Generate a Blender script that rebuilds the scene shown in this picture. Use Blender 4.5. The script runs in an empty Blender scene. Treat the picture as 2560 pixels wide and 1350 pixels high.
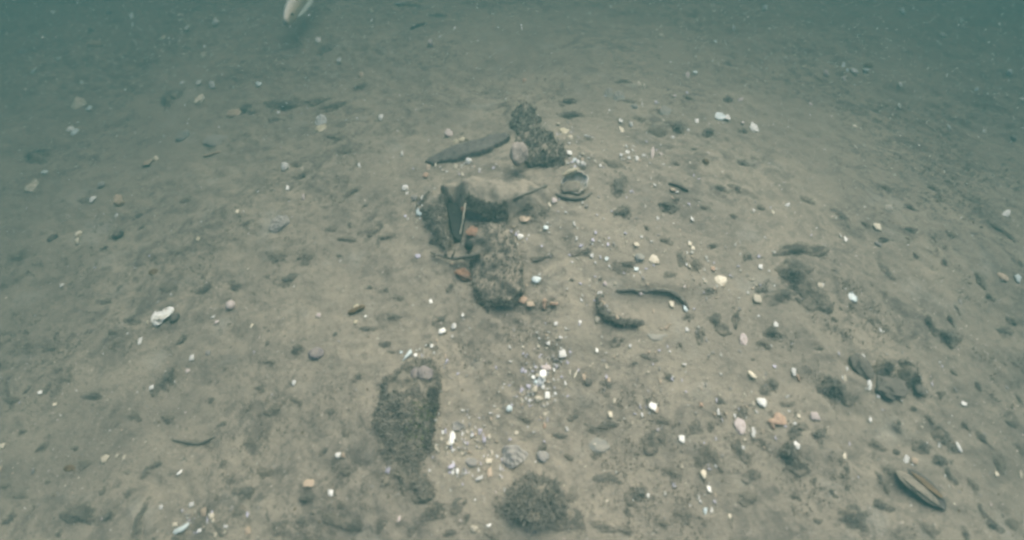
import bpy, math, random
import numpy as np
from mathutils import Vector, Matrix

# ------------------------------------------------------------------ camera, sky, sun, exposure
scene = bpy.context.scene
COL = scene.collection
random.seed(7)
rng = np.random.default_rng(7)
R = math.radians

CAM_H, PITCH, TANH = 1.00, R(53), 1.15          # metres above the seabed, degrees below level, tan of half the width
cam_d = bpy.data.cameras.new("camera")
cam_d.sensor_width = 36.0
cam_d.lens = 18.0 / TANH
cam_d.clip_start, cam_d.clip_end = 0.02, 500.0
cam_d.dof.use_dof = True
cam_d.dof.focus_distance = 1.5
cam_d.dof.aperture_fstop = 1.4
cam = bpy.data.objects.new("camera", cam_d)
COL.objects.link(cam)
cam.location = (0, 0, CAM_H)
cam.rotation_euler = (R(90) - PITCH, 0, 0)
scene.camera = cam

SUN_EL, SUN_AZ = R(52), R(30)                  # azimuth from +Y towards +X
world = bpy.data.worlds.new("World")
scene.world = world
world.use_nodes = True
wn = world.node_tree.nodes
sky = wn.new("ShaderNodeTexSky")
sky.sky_type = 'NISHITA'
sky.sun_disc = False
sky.sun_elevation = SUN_EL
sky.sun_rotation = SUN_AZ
wn["Background"].inputs[1].default_value = 0.12
world.node_tree.links.new(sky.outputs[0], wn["Background"].inputs[0])

sun_d = bpy.data.lights.new("sun", 'SUN')
sun_d.energy = 5.0
sun_d.angle = R(75)
sun_d.color = (1.0, 0.915, 0.81)
sun = bpy.data.objects.new("sun", sun_d)
COL.objects.link(sun)
sdir = Vector((math.sin(SUN_AZ) * math.cos(SUN_EL), math.cos(SUN_AZ) * math.cos(SUN_EL), math.sin(SUN_EL)))
sun.rotation_euler = sdir.to_track_quat('Z', 'Y').to_euler()
sun.location = (0, 0, 30)

scene.view_settings.view_transform = 'Standard'
scene.view_settings.look = 'None'
scene.view_settings.gamma = 1.0
scene.view_settings.exposure = 2.9
scene.render.engine = 'CYCLES'
scene.cycles.use_denoising = True
scene.cycles.filter_width = 2.7
scene.cycles.volume_bounces = 2
scene.cycles.max_bounces = 6

# ------------------------------------------------------------------ numbers: noise, seabed height, pixels
def hash2(ix, iy, seed):
    n = (ix.astype(np.int64) * 374761393 + iy.astype(np.int64) * 668265263 + seed * 1442695041) & 0xFFFFFFFF
    n = ((n ^ (n >> 13)) * 1274126177) & 0xFFFFFFFF
    return ((n ^ (n >> 16)) & 0xFFFFFF) / float(0xFFFFFF)

def vnoise(x, y, scale, seed):
    x = np.asarray(x, float) / scale; y = np.asarray(y, float) / scale
    ix, iy = np.floor(x), np.floor(y)
    fx, fy = x - ix, y - iy
    fx = fx * fx * (3 - 2 * fx); fy = fy * fy * (3 - 2 * fy)
    a, b = hash2(ix, iy, seed), hash2(ix + 1, iy, seed)
    c, d = hash2(ix, iy + 1, seed), hash2(ix + 1, iy + 1, seed)
    return (a * (1 - fx) + b * fx) * (1 - fy) + (c * (1 - fx) + d * fx) * fy - 0.5

FPX = 1280 / TANH
cp, sp = math.cos(PITCH), math.sin(PITCH)
def ray(px, py):
    u, v = (px - 1280) / FPX, (675 - py) / FPX
    return np.array([u, cp + v * sp, -sp + v * cp])
def P0(px, py, z=0.0):
    d = ray(px, py)
    t = (CAM_H - z) / -d[2]
    return np.array([d[0] * t, d[1] * t, z])

# swellings and hollows of the seabed: pixel, radius x, radius y (m), height
SWELL = [(1290, 450, .30, .26, .045), (1010, 1080, .12, .20, .02), (1340, 1260, .12, .10, .03), (2000, 690, .16, .2, .025),
         (1137, 545, .020, .075, -.10), (1610, 768, .08, .055, -.018), (2290, 1225, .05, .04, -.015), (1640, 730, .15, .03, .014),
         (1290, 870, .14, .10, -.012), (2215, 950, .12, .08, .015), (230, 1295, .12, .06, .015), (2000, 1090, .12, .08, .012),
         (1440, 462, .045, .04, -.01), (1288, 408, .022, .016, .016), (1262, 419, .024, .014, .014), (1232, 431, .026, .014, .012)]
SW = [(P0(a, b), rx, ry, h) for a, b, rx, ry, h in SWELL]
_pr = np.random.default_rng(3)
PITS = []
for _ in range(1500):
    py_ = .2 + 3.6 * _pr.random() ** .8
    PITS.append((_pr.uniform(-1.0 - .75 * py_, 1.0 + .75 * py_), py_, _pr.uniform(.008, .035), _pr.uniform(-.004, .0035)))
PITS = np.array(PITS)
DOME = P0(1640, 560)
def gh_base(x, y):
    x = np.asarray(x, float); y = np.asarray(y, float)
    z = .050 * vnoise(x, y, .9, 1) + .022 * vnoise(x, y, .28, 2) + .010 * vnoise(x, y, .12, 3)
    rg = np.clip(.55 + 2.2 * vnoise(x, y, .38, 6), .08, 1.5)
    z = z + rg * (.008 * vnoise(x, y, .06, 7) + .0085 * vnoise(x, y, .036, 4) + .0050 * vnoise(x, y, .016, 5))
    for c, rx, ry, h in SW:
        z = z + h * np.exp(-((x - c[0]) / rx) ** 2 - ((y - c[1]) / ry) ** 2)
    q_ = (x - DOME[0]) ** 2 + (y - DOME[1]) ** 2
    z = z + .06 - .34 * q_ / (q_ + 1.5)          # dome added so slopes tilting from the sun dim around its crown
    r = np.sqrt(x * x + y * y)
    z = z + np.where(r > 6, .5 * vnoise(x, y, 7.0, 9) * np.clip((r - 6) / 10, 0, 1), 0)
    return z
def gh(x, y):
    return float(gh_base(x, y))
def at(px, py, dz=0.0):
    """the point of the seabed (raised by dz) that the photograph shows at this pixel"""
    p = P0(px, py, 0)
    for _ in range(14):
        p = P0(px, py, gh(p[0], p[1]) + dz)
    return p
def mpp(px, py):
    """metres per photo pixel there"""
    p = at(px, py)
    return (p[1] * cp + (CAM_H - p[2]) * sp) / FPX
def elev_sin(px, py):
    d = ray(px, py)
    return -d[2] / np.linalg.norm(d)

# ------------------------------------------------------------------ materials
def srgb(c):
    return tuple(c) + (1.0,)
def material(name, c1, c2, scale=30.0, rough=.85, bump=.3, c3=None, s3=8.0, spec=.25, detail=5, vary=0.0, dist=.002, silt=0.0):
    m = bpy.data.materials.new(name); m.use_nodes = True
    nt = m.node_tree; N = nt.nodes; L = nt.links
    b = N["Principled BSDF"]
    b.inputs["Roughness"].default_value = rough
    b.inputs["Specular IOR Level"].default_value = spec
    tc = N.new("ShaderNodeTexCoord")
    nz = N.new("ShaderNodeTexNoise"); nz.inputs["Scale"].default_value = scale; nz.inputs["Detail"].default_value = detail
    nz.inputs["Roughness"].default_value = .65
    L.new(tc.outputs["Object"], nz.inputs["Vector"])
    rp = N.new("ShaderNodeValToRGB")
    rp.color_ramp.elements[0].position = .34; rp.color_ramp.elements[1].position = .66
    rp.color_ramp.elements[0].color = srgb(c1); rp.color_ramp.elements[1].color = srgb(c2)
    L.new(nz.outputs["Fac"], rp.inputs["Fac"])
    out = rp.outputs["Color"]
    def mix(fac, a, colour):
        mx = N.new("ShaderNodeMix"); mx.data_type = 'RGBA'
        L.new(fac, mx.inputs[0]); L.new(a, mx.inputs[6])
        mx.inputs[7].default_value = srgb(colour)
        return mx.outputs[2]
    if c3 is not None:
        n2 = N.new("ShaderNodeTexNoise"); n2.inputs["Scale"].default_value = s3; n2.inputs["Detail"].default_value = 3
        L.new(tc.outputs["Object"], n2.inputs["Vector"])
        r2 = N.new("ShaderNodeMapRange"); r2.inputs[1].default_value = .5; r2.inputs[2].default_value = .66
        L.new(n2.outputs["Fac"], r2.inputs[0])
        out = mix(r2.outputs[0], out, c3)
    if silt > 0:                                      # settled mud lies on faces that look up
        ge = N.new("ShaderNodeNewGeometry"); sx = N.new("ShaderNodeSeparateXYZ")
        L.new(ge.outputs["Normal"], sx.inputs[0])
        ad = N.new("ShaderNodeMath"); ad.operation = 'MULTIPLY_ADD'
        L.new(nz.outputs["Fac"], ad.inputs[0]); ad.inputs[1].default_value = 1.0
        L.new(sx.outputs["Z"], ad.inputs[2])
        r3 = N.new("ShaderNodeMapRange"); r3.inputs[1].default_value = 1.15; r3.inputs[2].default_value = 1.5; r3.inputs[4].default_value = silt
        L.new(ad.outputs[0], r3.inputs[0])
        out = mix(r3.outputs[0], out, (.250, .212, .152))
    if vary > 0:
        oi = N.new("ShaderNodeObjectInfo"); hs = N.new("ShaderNodeHueSaturation")
        mr = N.new("ShaderNodeMapRange"); mr.inputs[3].default_value = 1 - vary; mr.inputs[4].default_value = 1 + vary
        L.new(oi.outputs["Random"], mr.inputs[0]); L.new(mr.outputs[0], hs.inputs["Value"]); L.new(out, hs.inputs["Color"])
        out = hs.outputs["Color"]
    L.new(out, b.inputs["Base Color"])
    if bump > 0:
        bp = N.new("ShaderNodeBump"); bp.inputs["Strength"].default_value = bump; bp.inputs["Distance"].default_value = dist
        L.new(nz.outputs["Fac"], bp.inputs["Height"]); L.new(bp.outputs["Normal"], b.inputs["Normal"])
    return m

def seabed_material(name="silt", k=1.0, flecks=0.0):
    m = bpy.data.materials.new(name); m.use_nodes = True
    nt = m.node_tree; N = nt.nodes; L = nt.links
    b = N["Principled BSDF"]; b.inputs["Roughness"].default_value = .95; b.inputs["Specular IOR Level"].default_value = .12
    tc = N.new("ShaderNodeNewGeometry")
    def noise(s, d=6, r=.6, w=0):
        n = N.new("ShaderNodeTexNoise"); n.inputs["Scale"].default_value = s; n.inputs["Detail"].default_value = d
        n.inputs["Roughness"].default_value = r; n.inputs["Distortion"].default_value = w
        L.new(tc.outputs["Position"], n.inputs["Vector"]); return n.outputs["Fac"]
    def rng_(f, a, c, lo=0., hi=1.):
        r = N.new("ShaderNodeMapRange"); r.inputs[1].default_value = a; r.inputs[2].default_value = c
        r.inputs[3].default_value = lo; r.inputs[4].default_value = hi
        L.new(f, r.inputs[0]); return r.outputs[0]
    def mix(f, a, c):
        mx = N.new("ShaderNodeMix"); mx.data_type = 'RGBA'; L.new(f, mx.inputs[0])
        if isinstance(a, tuple): mx.inputs[6].default_value = srgb(a)
        else: L.new(a, mx.inputs[6])
        mx.inputs[7].default_value = srgb(c); return mx.outputs[2]
    fine = noise(170, 4, .7)
    col = mix(rng_(noise(3.2, 6, .62, .4), .36, .64), (.262, .226, .164), (.200, .174, .130))      # clean silt, peaty silt
    zone = rng_(noise(2.3, 4, .55, .3), .38, .60, .25, 1.0)
    def gated(f):
        g = N.new("ShaderNodeMath"); g.operation = 'MULTIPLY'; L.new(f, g.inputs[0]); L.new(zone, g.inputs[1]); return g.outputs[0]
    col = mix(gated(rng_(noise(11, 8, .76, 1.0), .47, .60, 0, 1.0)), col, (.118, .105, .082))            # organic mottles
    col = mix(gated(rng_(noise(34, 5, .68, .6), .54, .66, 0, .85)), col, (.085, .078, .062))               # crumbs of dark detritus
    col = mix(rng_(noise(8, 3, .5), .60, .74, 0, .5), col, (.275, .258, .205))                    # pale drifts
    col = mix(rng_(fine, .62, .76, 0, .55), col, (.36, .33, .26))                                  # sand grains
    col = mix(rng_(noise(105, 4, .65, .3), .57, .68, 0, .65), col, (.095, .086, .068))            # small dark flecks
    col = mix(rng_(noise(130, 3, .6, .2), .66, .74, 0, .8), col, (.46, .43, .35))                  # shelly specks
    if flecks > 0:
        col = mix(rng_(noise(70, 5, .7, .6), .44, .60, 0, flecks), col, (.085, .078, .060))
    if k != 1.0:
        hs = N.new("ShaderNodeHueSaturation"); hs.inputs["Value"].default_value = k; L.new(col, hs.inputs["Color"]); col = hs.outputs["Color"]
    L.new(col, b.inputs["Base Color"])
    mb = N.new("ShaderNodeMath"); mb.operation = 'MULTIPLY_ADD'
    L.new(noise(60, 6, .7), mb.inputs[0]); mb.inputs[1].default_value = 1.6; L.new(fine, mb.inputs[2])
    bp = N.new("ShaderNodeBump"); bp.inputs["Strength"].default_value = .7; bp.inputs["Distance"].default_value = .004
    L.new(mb.outputs[0], bp.inputs["Height"]); L.new(bp.outputs["Normal"], b.inputs["Normal"])
    return m

M = {
    'W': material("white_shell", (.46, .45, .39), (.74, .73, .66), 90, .55, .4, c3=(.34, .32, .25), s3=60, spec=.4, vary=.3),
    'C': material("cream_shell", (.40, .35, .24), (.64, .58, .43), 90, .55, .4, c3=(.30, .25, .17), s3=60, spec=.4, vary=.3),
    'T': material("tan_shell", (.27, .21, .14), (.40, .31, .21), 90, .6, .4, spec=.35, vary=.15),
    'P': material("pink_shell", (.34, .28, .24), (.48, .41, .36), 90, .6, .4, spec=.35, vary=.1),
    'G': material("pearly_shell", (.36, .41, .38), (.56, .63, .58), 60, .3, .3, spec=.6, vary=.1),
    'Y': material("yellow_shell", (.33, .28, .17), (.52, .47, .32), 80, .6, .4, spec=.35, vary=.1),
    'O': material("orange_shell", (.24, .155, .10), (.38, .27, .18), 70, .65, .4, spec=.3, vary=.1),
    'L': material("lilac_shell", (.28, .26, .29), (.48, .45, .50), 80, .55, .4, spec=.35, vary=.1),
    'S': material("grey_stone", (.15, .145, .135), (.27, .26, .23), 60, .8, .5, vary=.15, silt=.4),
    'D': material("dark_stone", (.045, .045, .038), (.10, .092, .075), 50, .9, .5, vary=.2, silt=.3),
    'B': material("brown_stone", (.075, .05, .025), (.17, .12, .065), 50, .8, .4, vary=.2),
    'K': material("blue_grey_stone", (.155, .170, .155), (.225, .235, .21), 40, .85, .5, vary=.1, silt=.6),
    'U': material("purple_stone", (.11, .095, .10), (.19, .165, .17), 40, .85, .5, vary=.1, silt=.5),
}
MAT_TURF = material("dark_turf", (.080, .076, .061), (.145, .133, .102), 40, .95, 0, vary=.15)
MAT_TURF_PALE = material("silted_turf", (.11, .10, .075), (.20, .175, .128), 40, .95, 0, vary=.15)
MAT_GREEN = material("green_turf", (.045, .06, .02), (.10, .12, .045), 40, .95, 0)
MAT_WOOD = material("waterlogged_wood", (.090, .082, .064), (.170, .150, .112), 45, .9, .8, c3=(.085, .076, .058), s3=14, dist=.006, silt=.85)
MAT_PLANK = material("bare_dark_wood", (.060, .057, .050), (.100, .093, .080), 60, .9, .6, dist=.003, silt=.12)
MAT_BLACK = material("near_black", (.012, .014, .012), (.030, .032, .026), 60, .9, .5)
MAT_SILTY = material("silted_crust", (.165, .143, .105), (.255, .22, .16), 50, .95, .6, c3=(.105, .094, .072), s3=18, dist=.004)
MAT_LOG = material("mossy_wood", (.075, .070, .052), (.135, .122, .090), 22, .95, .6, c3=(.215, .188, .138), s3=16, dist=.004, silt=.35)
MAT_RING = material("crusted_rim", (.050, .050, .043), (.14, .128, .10), 70, .9, .8, c3=(.20, .18, .13), s3=50, dist=.004)
MAT_SPONGE = material("orange_sponge", (.15, .085, .052), (.29, .17, .105), 130, .9, .8, c3=(.12,.09,.065), s3=60)
MAT_PINKGREY = material("pinkish_sponge", (.19, .16, .13), (.275, .235, .19), 70, .9, .5)
MAT_SILT = seabed_material()
MAT_MOUND = seabed_material("peaty_silt", .86, .75)
MAT_MUSSEL = material("dark_mussel", (.055, .053, .046), (.105, .097, .080), 60, .8, .4)
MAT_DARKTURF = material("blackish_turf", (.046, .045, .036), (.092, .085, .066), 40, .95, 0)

# ------------------------------------------------------------------ mesh helpers
def mesh_np(name, verts, faces, smooth=True):
    me = bpy.data.meshes.new(name)
    me.from_pydata([tuple(v) for v in verts], [], [tuple(int(i) for i in f) for f in faces])
    if smooth:
        me.polygons.foreach_set("use_smooth", [True] * len(me.polygons))
    me.update()
    return me
def obj(name, me, mat=None, parent=None, loc=None):
    o = bpy.data.objects.new(name, me)
    COL.objects.link(o)
    if mat is not None and len(me.materials) == 0:
        me.materials.append(mat)
    if parent is not None:
        o.parent = parent
    if loc is not None:
        o.location = tuple(loc)
    return o
def tag(o, label, cat, group=None):
    o['label'] = label; o['category'] = cat
    if group: o['group'] = group
    return o

def icosphere(sub):
    t = (1 + 5 ** .5) / 2
    v = [(-1, t, 0), (1, t, 0), (-1, -t, 0), (1, -t, 0), (0, -1, t), (0, 1, t), (0, -1, -t), (0, 1, -t), (t, 0, -1), (t, 0, 1), (-t, 0, -1), (-t, 0, 1)]
    f = [(0, 11, 5), (0, 5, 1), (0, 1, 7), (0, 7, 10), (0, 10, 11), (1, 5, 9), (5, 11, 4), (11, 10, 2), (10, 7, 6), (7, 1, 8), (3, 9, 4), (3, 4, 2), (3, 2, 6), (3, 6, 8), (3, 8, 9), (4, 9, 5), (2, 4, 11), (6, 2, 10), (8, 6, 7), (9, 8, 1)]
    v = [np.array(p, float) / np.linalg.norm(p) for p in v]
    for _ in range(sub):
        cache, nf = {}, []
        def mid(a, b):
            k = (min(a, b), max(a, b))
            if k not in cache:
                p = v[a] + v[b]; v.append(p / np.linalg.norm(p)); cache[k] = len(v) - 1
            return cache[k]
        for a, b, c in f:
            ab, bc, ca = mid(a, b), mid(b, c), mid(c, a)
            nf += [(a, ab, ca), (b, bc, ab), (c, ca, bc), (ab, bc, ca)]
        f = nf
    return np.array(v), f
ICO3, ICO3F = icosphere(3)
ICO4, ICO4F = icosphere(4)

def n3(p, scale, seed):
    return (vnoise(p[:, 0] + p[:, 2] * .7, p[:, 1] - p[:, 2] * .6, scale, seed) + vnoise(p[:, 1] + 5, p[:, 2] + p[:, 0] * .5, scale, seed + 50) + vnoise(p[:, 2] - 9, p[:, 0] - p[:, 1] * .4, scale, seed + 90))

def lump(seed, rough=.35, fine=.12, hi=False):
    p, f = (ICO4, ICO4F) if hi else (ICO3, ICO3F)
    k = 1 + rough * n3(p, .9, seed) + fine * n3(p, .33, seed + 7)
    k = k + (fine * .5 * n3(p, .14, seed + 3) if hi else 0)
    return p * k[:, None], f

def blades(points, length, width, seed, lean=.6, droop=0.0, normals=None):
    """many short fronds, each a bent two-part strip"""
    r = np.random.default_rng(seed)
    V, F = [], []
    for i, p in enumerate(points):
        a = r.uniform(0, 2 * math.pi); l = length * r.uniform(.5, 1.25); w = width * r.uniform(.6, 1.3)
        out = np.array([math.cos(a), math.sin(a), 0]); side = np.array([-out[1], out[0], 0])
        up = np.array([0, 0, 1.0]) if normals is None else normals[i]
        k = r.uniform(.15, 1) * lean
        q1 = p + up * l * .55 + out * l * .35 * k
        q2 = p + up * l * (.95 - .5 * k - droop) + out * l * 1.0 * k
        b = len(V)
        V += [p - side * w, p + side * w, q1 + side * w * .9, q1 - side * w * .9, q2]
        F += [(b, b + 1, b + 2, b + 3), (b + 3, b + 2, b + 4)]
    return V, F

# ------------------------------------------------------------------ the setting: seabed, water
def graded(lo, hi, step0, step1, far, n):
    s = [lo]
    while s[-1] < hi:
        t = (s[-1] - lo) / (hi - lo)
        s.append(s[-1] + step0 + (step1 - step0) * t)
    out = np.array(s)
    ext = np.geomspace(step1 * 2, far, n)
    ext0 = np.geomspace(step1 * 2, far, n)
    return np.concatenate([(lo - ext0)[::-1], out, out[-1] + ext])
xs = np.concatenate([-graded(0.0, 4.6, .0048, .0100, 60, 26)[26:][::-1], graded(0.0, 4.6, .0048, .0100, 60, 26)[27:]])
ys = graded(-.12, 4.3, .0042, .012, 60, 26)
X, Y = np.meshgrid(xs, ys)
Z = gh_base(X, Y)
for x0, y0, r_, h_ in PITS:
    i0, i1 = np.searchsorted(xs, [x0 - 3 * r_, x0 + 3 * r_]); j0, j1 = np.searchsorted(ys, [y0 - 3 * r_, y0 + 3 * r_])
    if i1 > i0 and j1 > j0:
        sx, sy = X[j0:j1, i0:i1] - x0, Y[j0:j1, i0:i1] - y0
        Z[j0:j1, i0:i1] += h_ * np.exp(-(sx * sx + sy * sy) / r_ ** 2)
nx, ny = len(xs), len(ys)
me = bpy.data.meshes.new("seabed")
me.vertices.add(nx * ny)
me.vertices.foreach_set("co", np.stack([X, Y, Z], -1).astype(np.float32).ravel())
ii, jj = np.meshgrid(np.arange(nx - 1), np.arange(ny - 1))
q = (jj * nx + ii).ravel()
quads = np.stack([q, q + 1, q + nx + 1, q + nx], -1).astype(np.int32)
nf = len(quads)
me.loops.add(nf * 4); me.loops.foreach_set("vertex_index", quads.ravel())
me.polygons.add(nf); me.polygons.foreach_set("loop_start", np.arange(0, nf * 4, 4, dtype=np.int32))
me.polygons.foreach_set("use_smooth", np.ones(nf, dtype=bool))
me.update(); me.validate()
seabed = obj("seabed", me, MAT_SILT)
seabed['kind'] = 'structure'; seabed['label'] = 'brown grey silty seabed'

HAZE = True
if HAZE:
    hz_v = [(x, y, z) for z in (-2.0, 1.12) for x, y in ((-75, -75), (75, -75), (75, 75), (-75, 75))]
    hz_f = [(3, 2, 1, 0), (4, 5, 6, 7), (0, 1, 5, 4), (1, 2, 6, 5), (2, 3, 7, 6), (3, 0, 4, 7)]
    hz = bpy.data.materials.new("sea_water"); hz.use_nodes = True
    hn = hz.node_tree.nodes
    hn.remove(hn["Principled BSDF"])
    pv = hn.new("ShaderNodeVolumePrincipled")
    pv.inputs["Color"].default_value = (.019, .050, .046, 1)
    pv.inputs["Absorption Color"].default_value = (0, 0, 0, 1)
    pv.inputs["Density"].default_value = .70
    pv.inputs["Anisotropy"].default_value = 0.0
    hz.node_tree.links.new(pv.outputs[0], hn["Material Output"].inputs["Volume"])
    haze = obj("haze", mesh_np("haze", hz_v, hz_f, False), hz)
    haze['kind'] = 'stuff'; haze['label'] = 'blue green murky sea water'

# ------------------------------------------------------------------ eroded blocks: the ruined timbers
def inside_sdf(poly, x, y):
    n = len(poly); d = np.full(x.shape, 1e9); ins = np.zeros(x.shape, bool)
    for i in range(n):
        a, b = poly[i], poly[(i + 1) % n]
        ex, ey = b[0] - a[0], b[1] - a[1]
        t = np.clip(((x - a[0]) * ex + (y - a[1]) * ey) / (ex * ex + ey * ey), 0, 1)
        d = np.minimum(d, np.hypot(x - a[0] - t * ex, y - a[1] - t * ey))
        cr = ((a[1] > y) != (b[1] > y)) & (x < (b[0] - a[0]) * (y - a[1]) / (b[1] - a[1] + 1e-12) + a[0])
        ins ^= cr
    return np.where(ins, d, -d)

class Block:
    """an eroded slab: outline (photo pixels, taken at its top), height, edge rounding, roughness"""
    def __init__(self, pix, h, bevel, rough, seed, step=.0045, tilt=None, crest=0.0, base=.3, ragged=1.3):
        self.base, self.ragged = base, ragged
        pts = [at(a, b, h) for a, b in pix]
        self.c = np.mean([p[:2] for p in pts], 0)
        self.poly = [(p[0], p[1]) for p in pts]
        self.h, self.bevel, self.rough, self.seed, self.tilt, self.crest = h, bevel, rough, seed, tilt, crest
        xs_ = [p[0] for p in self.poly]; ys_ = [p[1] for p in self.poly]
        m_ = .02
        gx = np.arange(min(xs_) - m_, max(xs_) + m_, step); gy = np.arange(min(ys_) - m_, max(ys_) + m_, step)
        self.GX, self.GY = np.meshgrid(gx, gy)
        self.S = self.sdf(self.GX, self.GY)
        self.Z = self.height(self.GX, self.GY, self.S)
    def sdf(self, x, y):
        s = inside_sdf(self.poly, x, y)
        return s + self.ragged * (.020 * vnoise(x, y, .05, self.seed) + .014 * vnoise(x, y, .02, self.seed + 1) + .006 * vnoise(x, y, .009, self.seed + 5))
    def height(self, x, y, s=None):
        s = self.sdf(x, y) if s is None else s
        b = self.bevel
        prof = np.where(s > 0, 1 - np.exp(-np.clip(s, 0, 1) / b), 0)
        z = self.h * (self.base + (1 - self.base) * prof) + self.crest * np.clip(s, 0, .1)
        if self.tilt is not None:
            z = z + (x - self.c[0]) * self.tilt[0] + (y - self.c[1]) * self.tilt[1]
        z = z + self.rough * (1.0 * vnoise(x, y, .06, self.seed + 2) + .6 * vnoise(x, y, .022, self.seed + 3) + .35 * vnoise(x, y, .009, self.seed + 4))
        z = gh_base(x, y) + z
        return np.where(s > -.004, z, gh_base(x, y) - .04)
    def mesh(self, name):
        keep = self.S > -.012
        idx = -np.ones(keep.shape, int); idx[keep] = np.arange(keep.sum())
        o = np.array([self.c[0], self.c[1], gh(self.c[0], self.c[1])]); self.o = o
        V = np.stack([self.GX, self.GY, self.Z], -1)[keep] - o
        a, b, c, d = idx[:-1, :-1], idx[:-1, 1:], idx[1:, 1:], idx[1:, :-1]
        ok = (a >= 0) & (b >= 0) & (c >= 0) & (d >= 0)
        return mesh_np(name, V, np.stack([a[ok], b[ok], c[ok], d[ok]], -1))
    def scatter(self, n, seed, edge=None, lim=None):
        """points on the surface; edge: keep close to the rim; lim(x,y)->bool"""
        r = np.random.default_rng(seed); out = []
        x0, x1, y0, y1 = self.GX.min(), self.GX.max(), self.GY.min(), self.GY.max()
        while len(out) < n:
            x = r.uniform(x0, x1, 400); y = r.uniform(y0, y1, 400); s = self.sdf(x, y)
            k = s > -.003
            if edge: k &= (s < edge)
            k &= (vnoise(x, y, .05, seed) > -.22)
            if lim is not None: k &= lim(x, y)
            z = self.height(x, y, s)
            out += [np.array([x[i], y[i], z[i] - .002]) - self.o for i in np.nonzero(k)[0]]
            x0 += 1e-9
        return out[:n]

def timber(name, label, cat, block, mat, turf=(), group=None):
    t = obj(name, block.mesh(name), mat, None, None)
    t.location = block.o
    tag(t, label, cat, group)
    for i, (nm, n, ln, wd, mt, edge, lim) in enumerate(turf):
        pts = block.scatter(n, block.seed + 20 + i, edge, lim)
        v, f = blades(pts, ln, wd, block.seed + 40 + i, lean=.9, droop=.1)
        obj(nm, mesh_np(nm, v, f), mt, t)
    return t

post = Block([(1168, 562), (1195, 548), (1262, 545), (1284, 600), (1300, 680), (1312, 715), (1290, 740), (1262, 752), (1215, 760), (1187, 742), (1182, 690), (1172, 620)], .032, .030, .014, 100, tilt=(.03, .03), base=.45, ragged=.95)
t_post = timber("timber_post", "eroded dark timber post with an orange rusty patch on its upper end", "timber", post, MAT_WOOD,
       (("turf", 1500, .011, .0013, MAT_TURF, None, None), ("turf_shade_fringe", 800, .013, .0014, MAT_DARKTURF, .010, lambda x, y: (y < post.c[1] - .08) | (x < post.c[0] - .03))))  # dark edge blades are turf and also stand in for undercut shade
ledge = Block([(1098, 462), (1128, 444), (1200, 428), (1300, 418), (1388, 430), (1402, 462), (1385, 488), (1330, 496), (1290, 503), (1262, 524), (1215, 524), (1165, 508), (1125, 486)], .050, .040, .012, 120, tilt=(-.20, -.05), base=.3, ragged=.5)
t_ledge = timber("timber_ledge", "broad collapsed timber ledge smothered in pale silt with a furry dark front edge", "timber", ledge, MAT_SILTY,
       (("turf_shade_fringe", 2600, .022, .0014, MAT_DARKTURF, .024, lambda x, y: (y < ledge.c[1] - .01) & (x < ledge.c[0] + .03)), ))
flank = Block([(1028, 478), (1090, 458), (1113, 480), (1116, 540), (1132, 592), (1112, 600), (1078, 572), (1050, 525)], .040, .026, .020, 140, tilt=(.2, 0), base=.25)
t_flank = timber("fallen_timber", "leaning grey timber side beside the black gap", "timber", flank, MAT_SILTY,
       (("turf", 1500, .013, .0012, MAT_TURF, None, None),))
plank = Block([(1062, 396), (1085, 380), (1120, 366), (1190, 350), (1225, 338), (1262, 335), (1272, 342), (1246, 358), (1215, 373), (1150, 394), (1085, 404)], .016, .004, .007, 160, tilt=(.05, 0), base=.75, ragged=.55)
t_plank = timber("plank", "long bare dark plank with a narrow waist lying behind the ledge", "plank", plank, MAT_PLANK,
       (("turf", 300, .006, .0010, MAT_TURF, .008, None),))
stump = Block([(1282, 268), (1300, 254), (1338, 254), (1350, 290), (1382, 325), (1414, 366), (1404, 388), (1372, 400), (1325, 398), (1304, 372), (1296, 332), (1279, 300)], .034, .050, .030, 180, base=.10, ragged=1.5)
t_stump = timber("timber_stump", "far fuzzy timber stump that widens towards the ledge", "timber", stump, MAT_WOOD,
       (("turf", 1300, .017, .0017, MAT_TURF, None, None), ("turf", 900, .014, .0017, MAT_TURF_PALE, None, None)))
log = Block([(1035, 905), (1075, 893), (1098, 930), (1090, 985), (1075, 1060), (1066, 1120), (1056, 1150), (1076, 1195), (1085, 1232), (1045, 1252), (992, 1236), (964, 1190), (944, 1110), (934, 1030), (948, 960), (990, 925)], .018, .042, .018, 200, base=.18, ragged=1.15)
t_log = timber("log", "long turf-covered log lying end on nearest to the viewer", "log", log, MAT_LOG,
       (("turf", 1900, .014, .0014, MAT_TURF, None, lambda x, y: vnoise(x, y, .06, 77) > -.30), ("turf", 1100, .013, .0014, MAT_TURF_PALE, None, None), ("turf_shade_fringe", 700, .016, .0013, MAT_DARKTURF, .014, lambda x, y: (x > log.c[0] + .02) & (y > log.c[1] - .06)),
        ("green_turf", 260, .013, .0012, MAT_GREEN, None, lambda x, y: np.hypot(x - log.c[0] - .02, y - log.c[1] - .01) < .05)))

def on_block(block, px, py):
    p = at(px, py, block.h)
    for _ in range(4):
        z = float(block.height(np.array([p[0]]), np.array([p[1]]))[0]); p = P0(px, py, z)
    return p

def lump_obj(name, pos, size, mat, seed, rot=0., parent=None, rough=.35, fine=.12, hi=False, flat=0.0):
    v, f = lump(seed, rough, fine, hi)
    if flat: v = v * np.array([1, 1, 1.0]) ; v[:, 2] = np.where(v[:, 2] < -flat, -flat, v[:, 2])
    v = v * np.array(size)
    o = obj(name, mesh_np(name, v, f), mat, parent)
    if parent is None:
        o.location = tuple(pos)
    else:
        o.location = tuple(np.array(pos) - np.array(parent.location))
    o.rotation_euler = (0, 0, rot)
    return o

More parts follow.
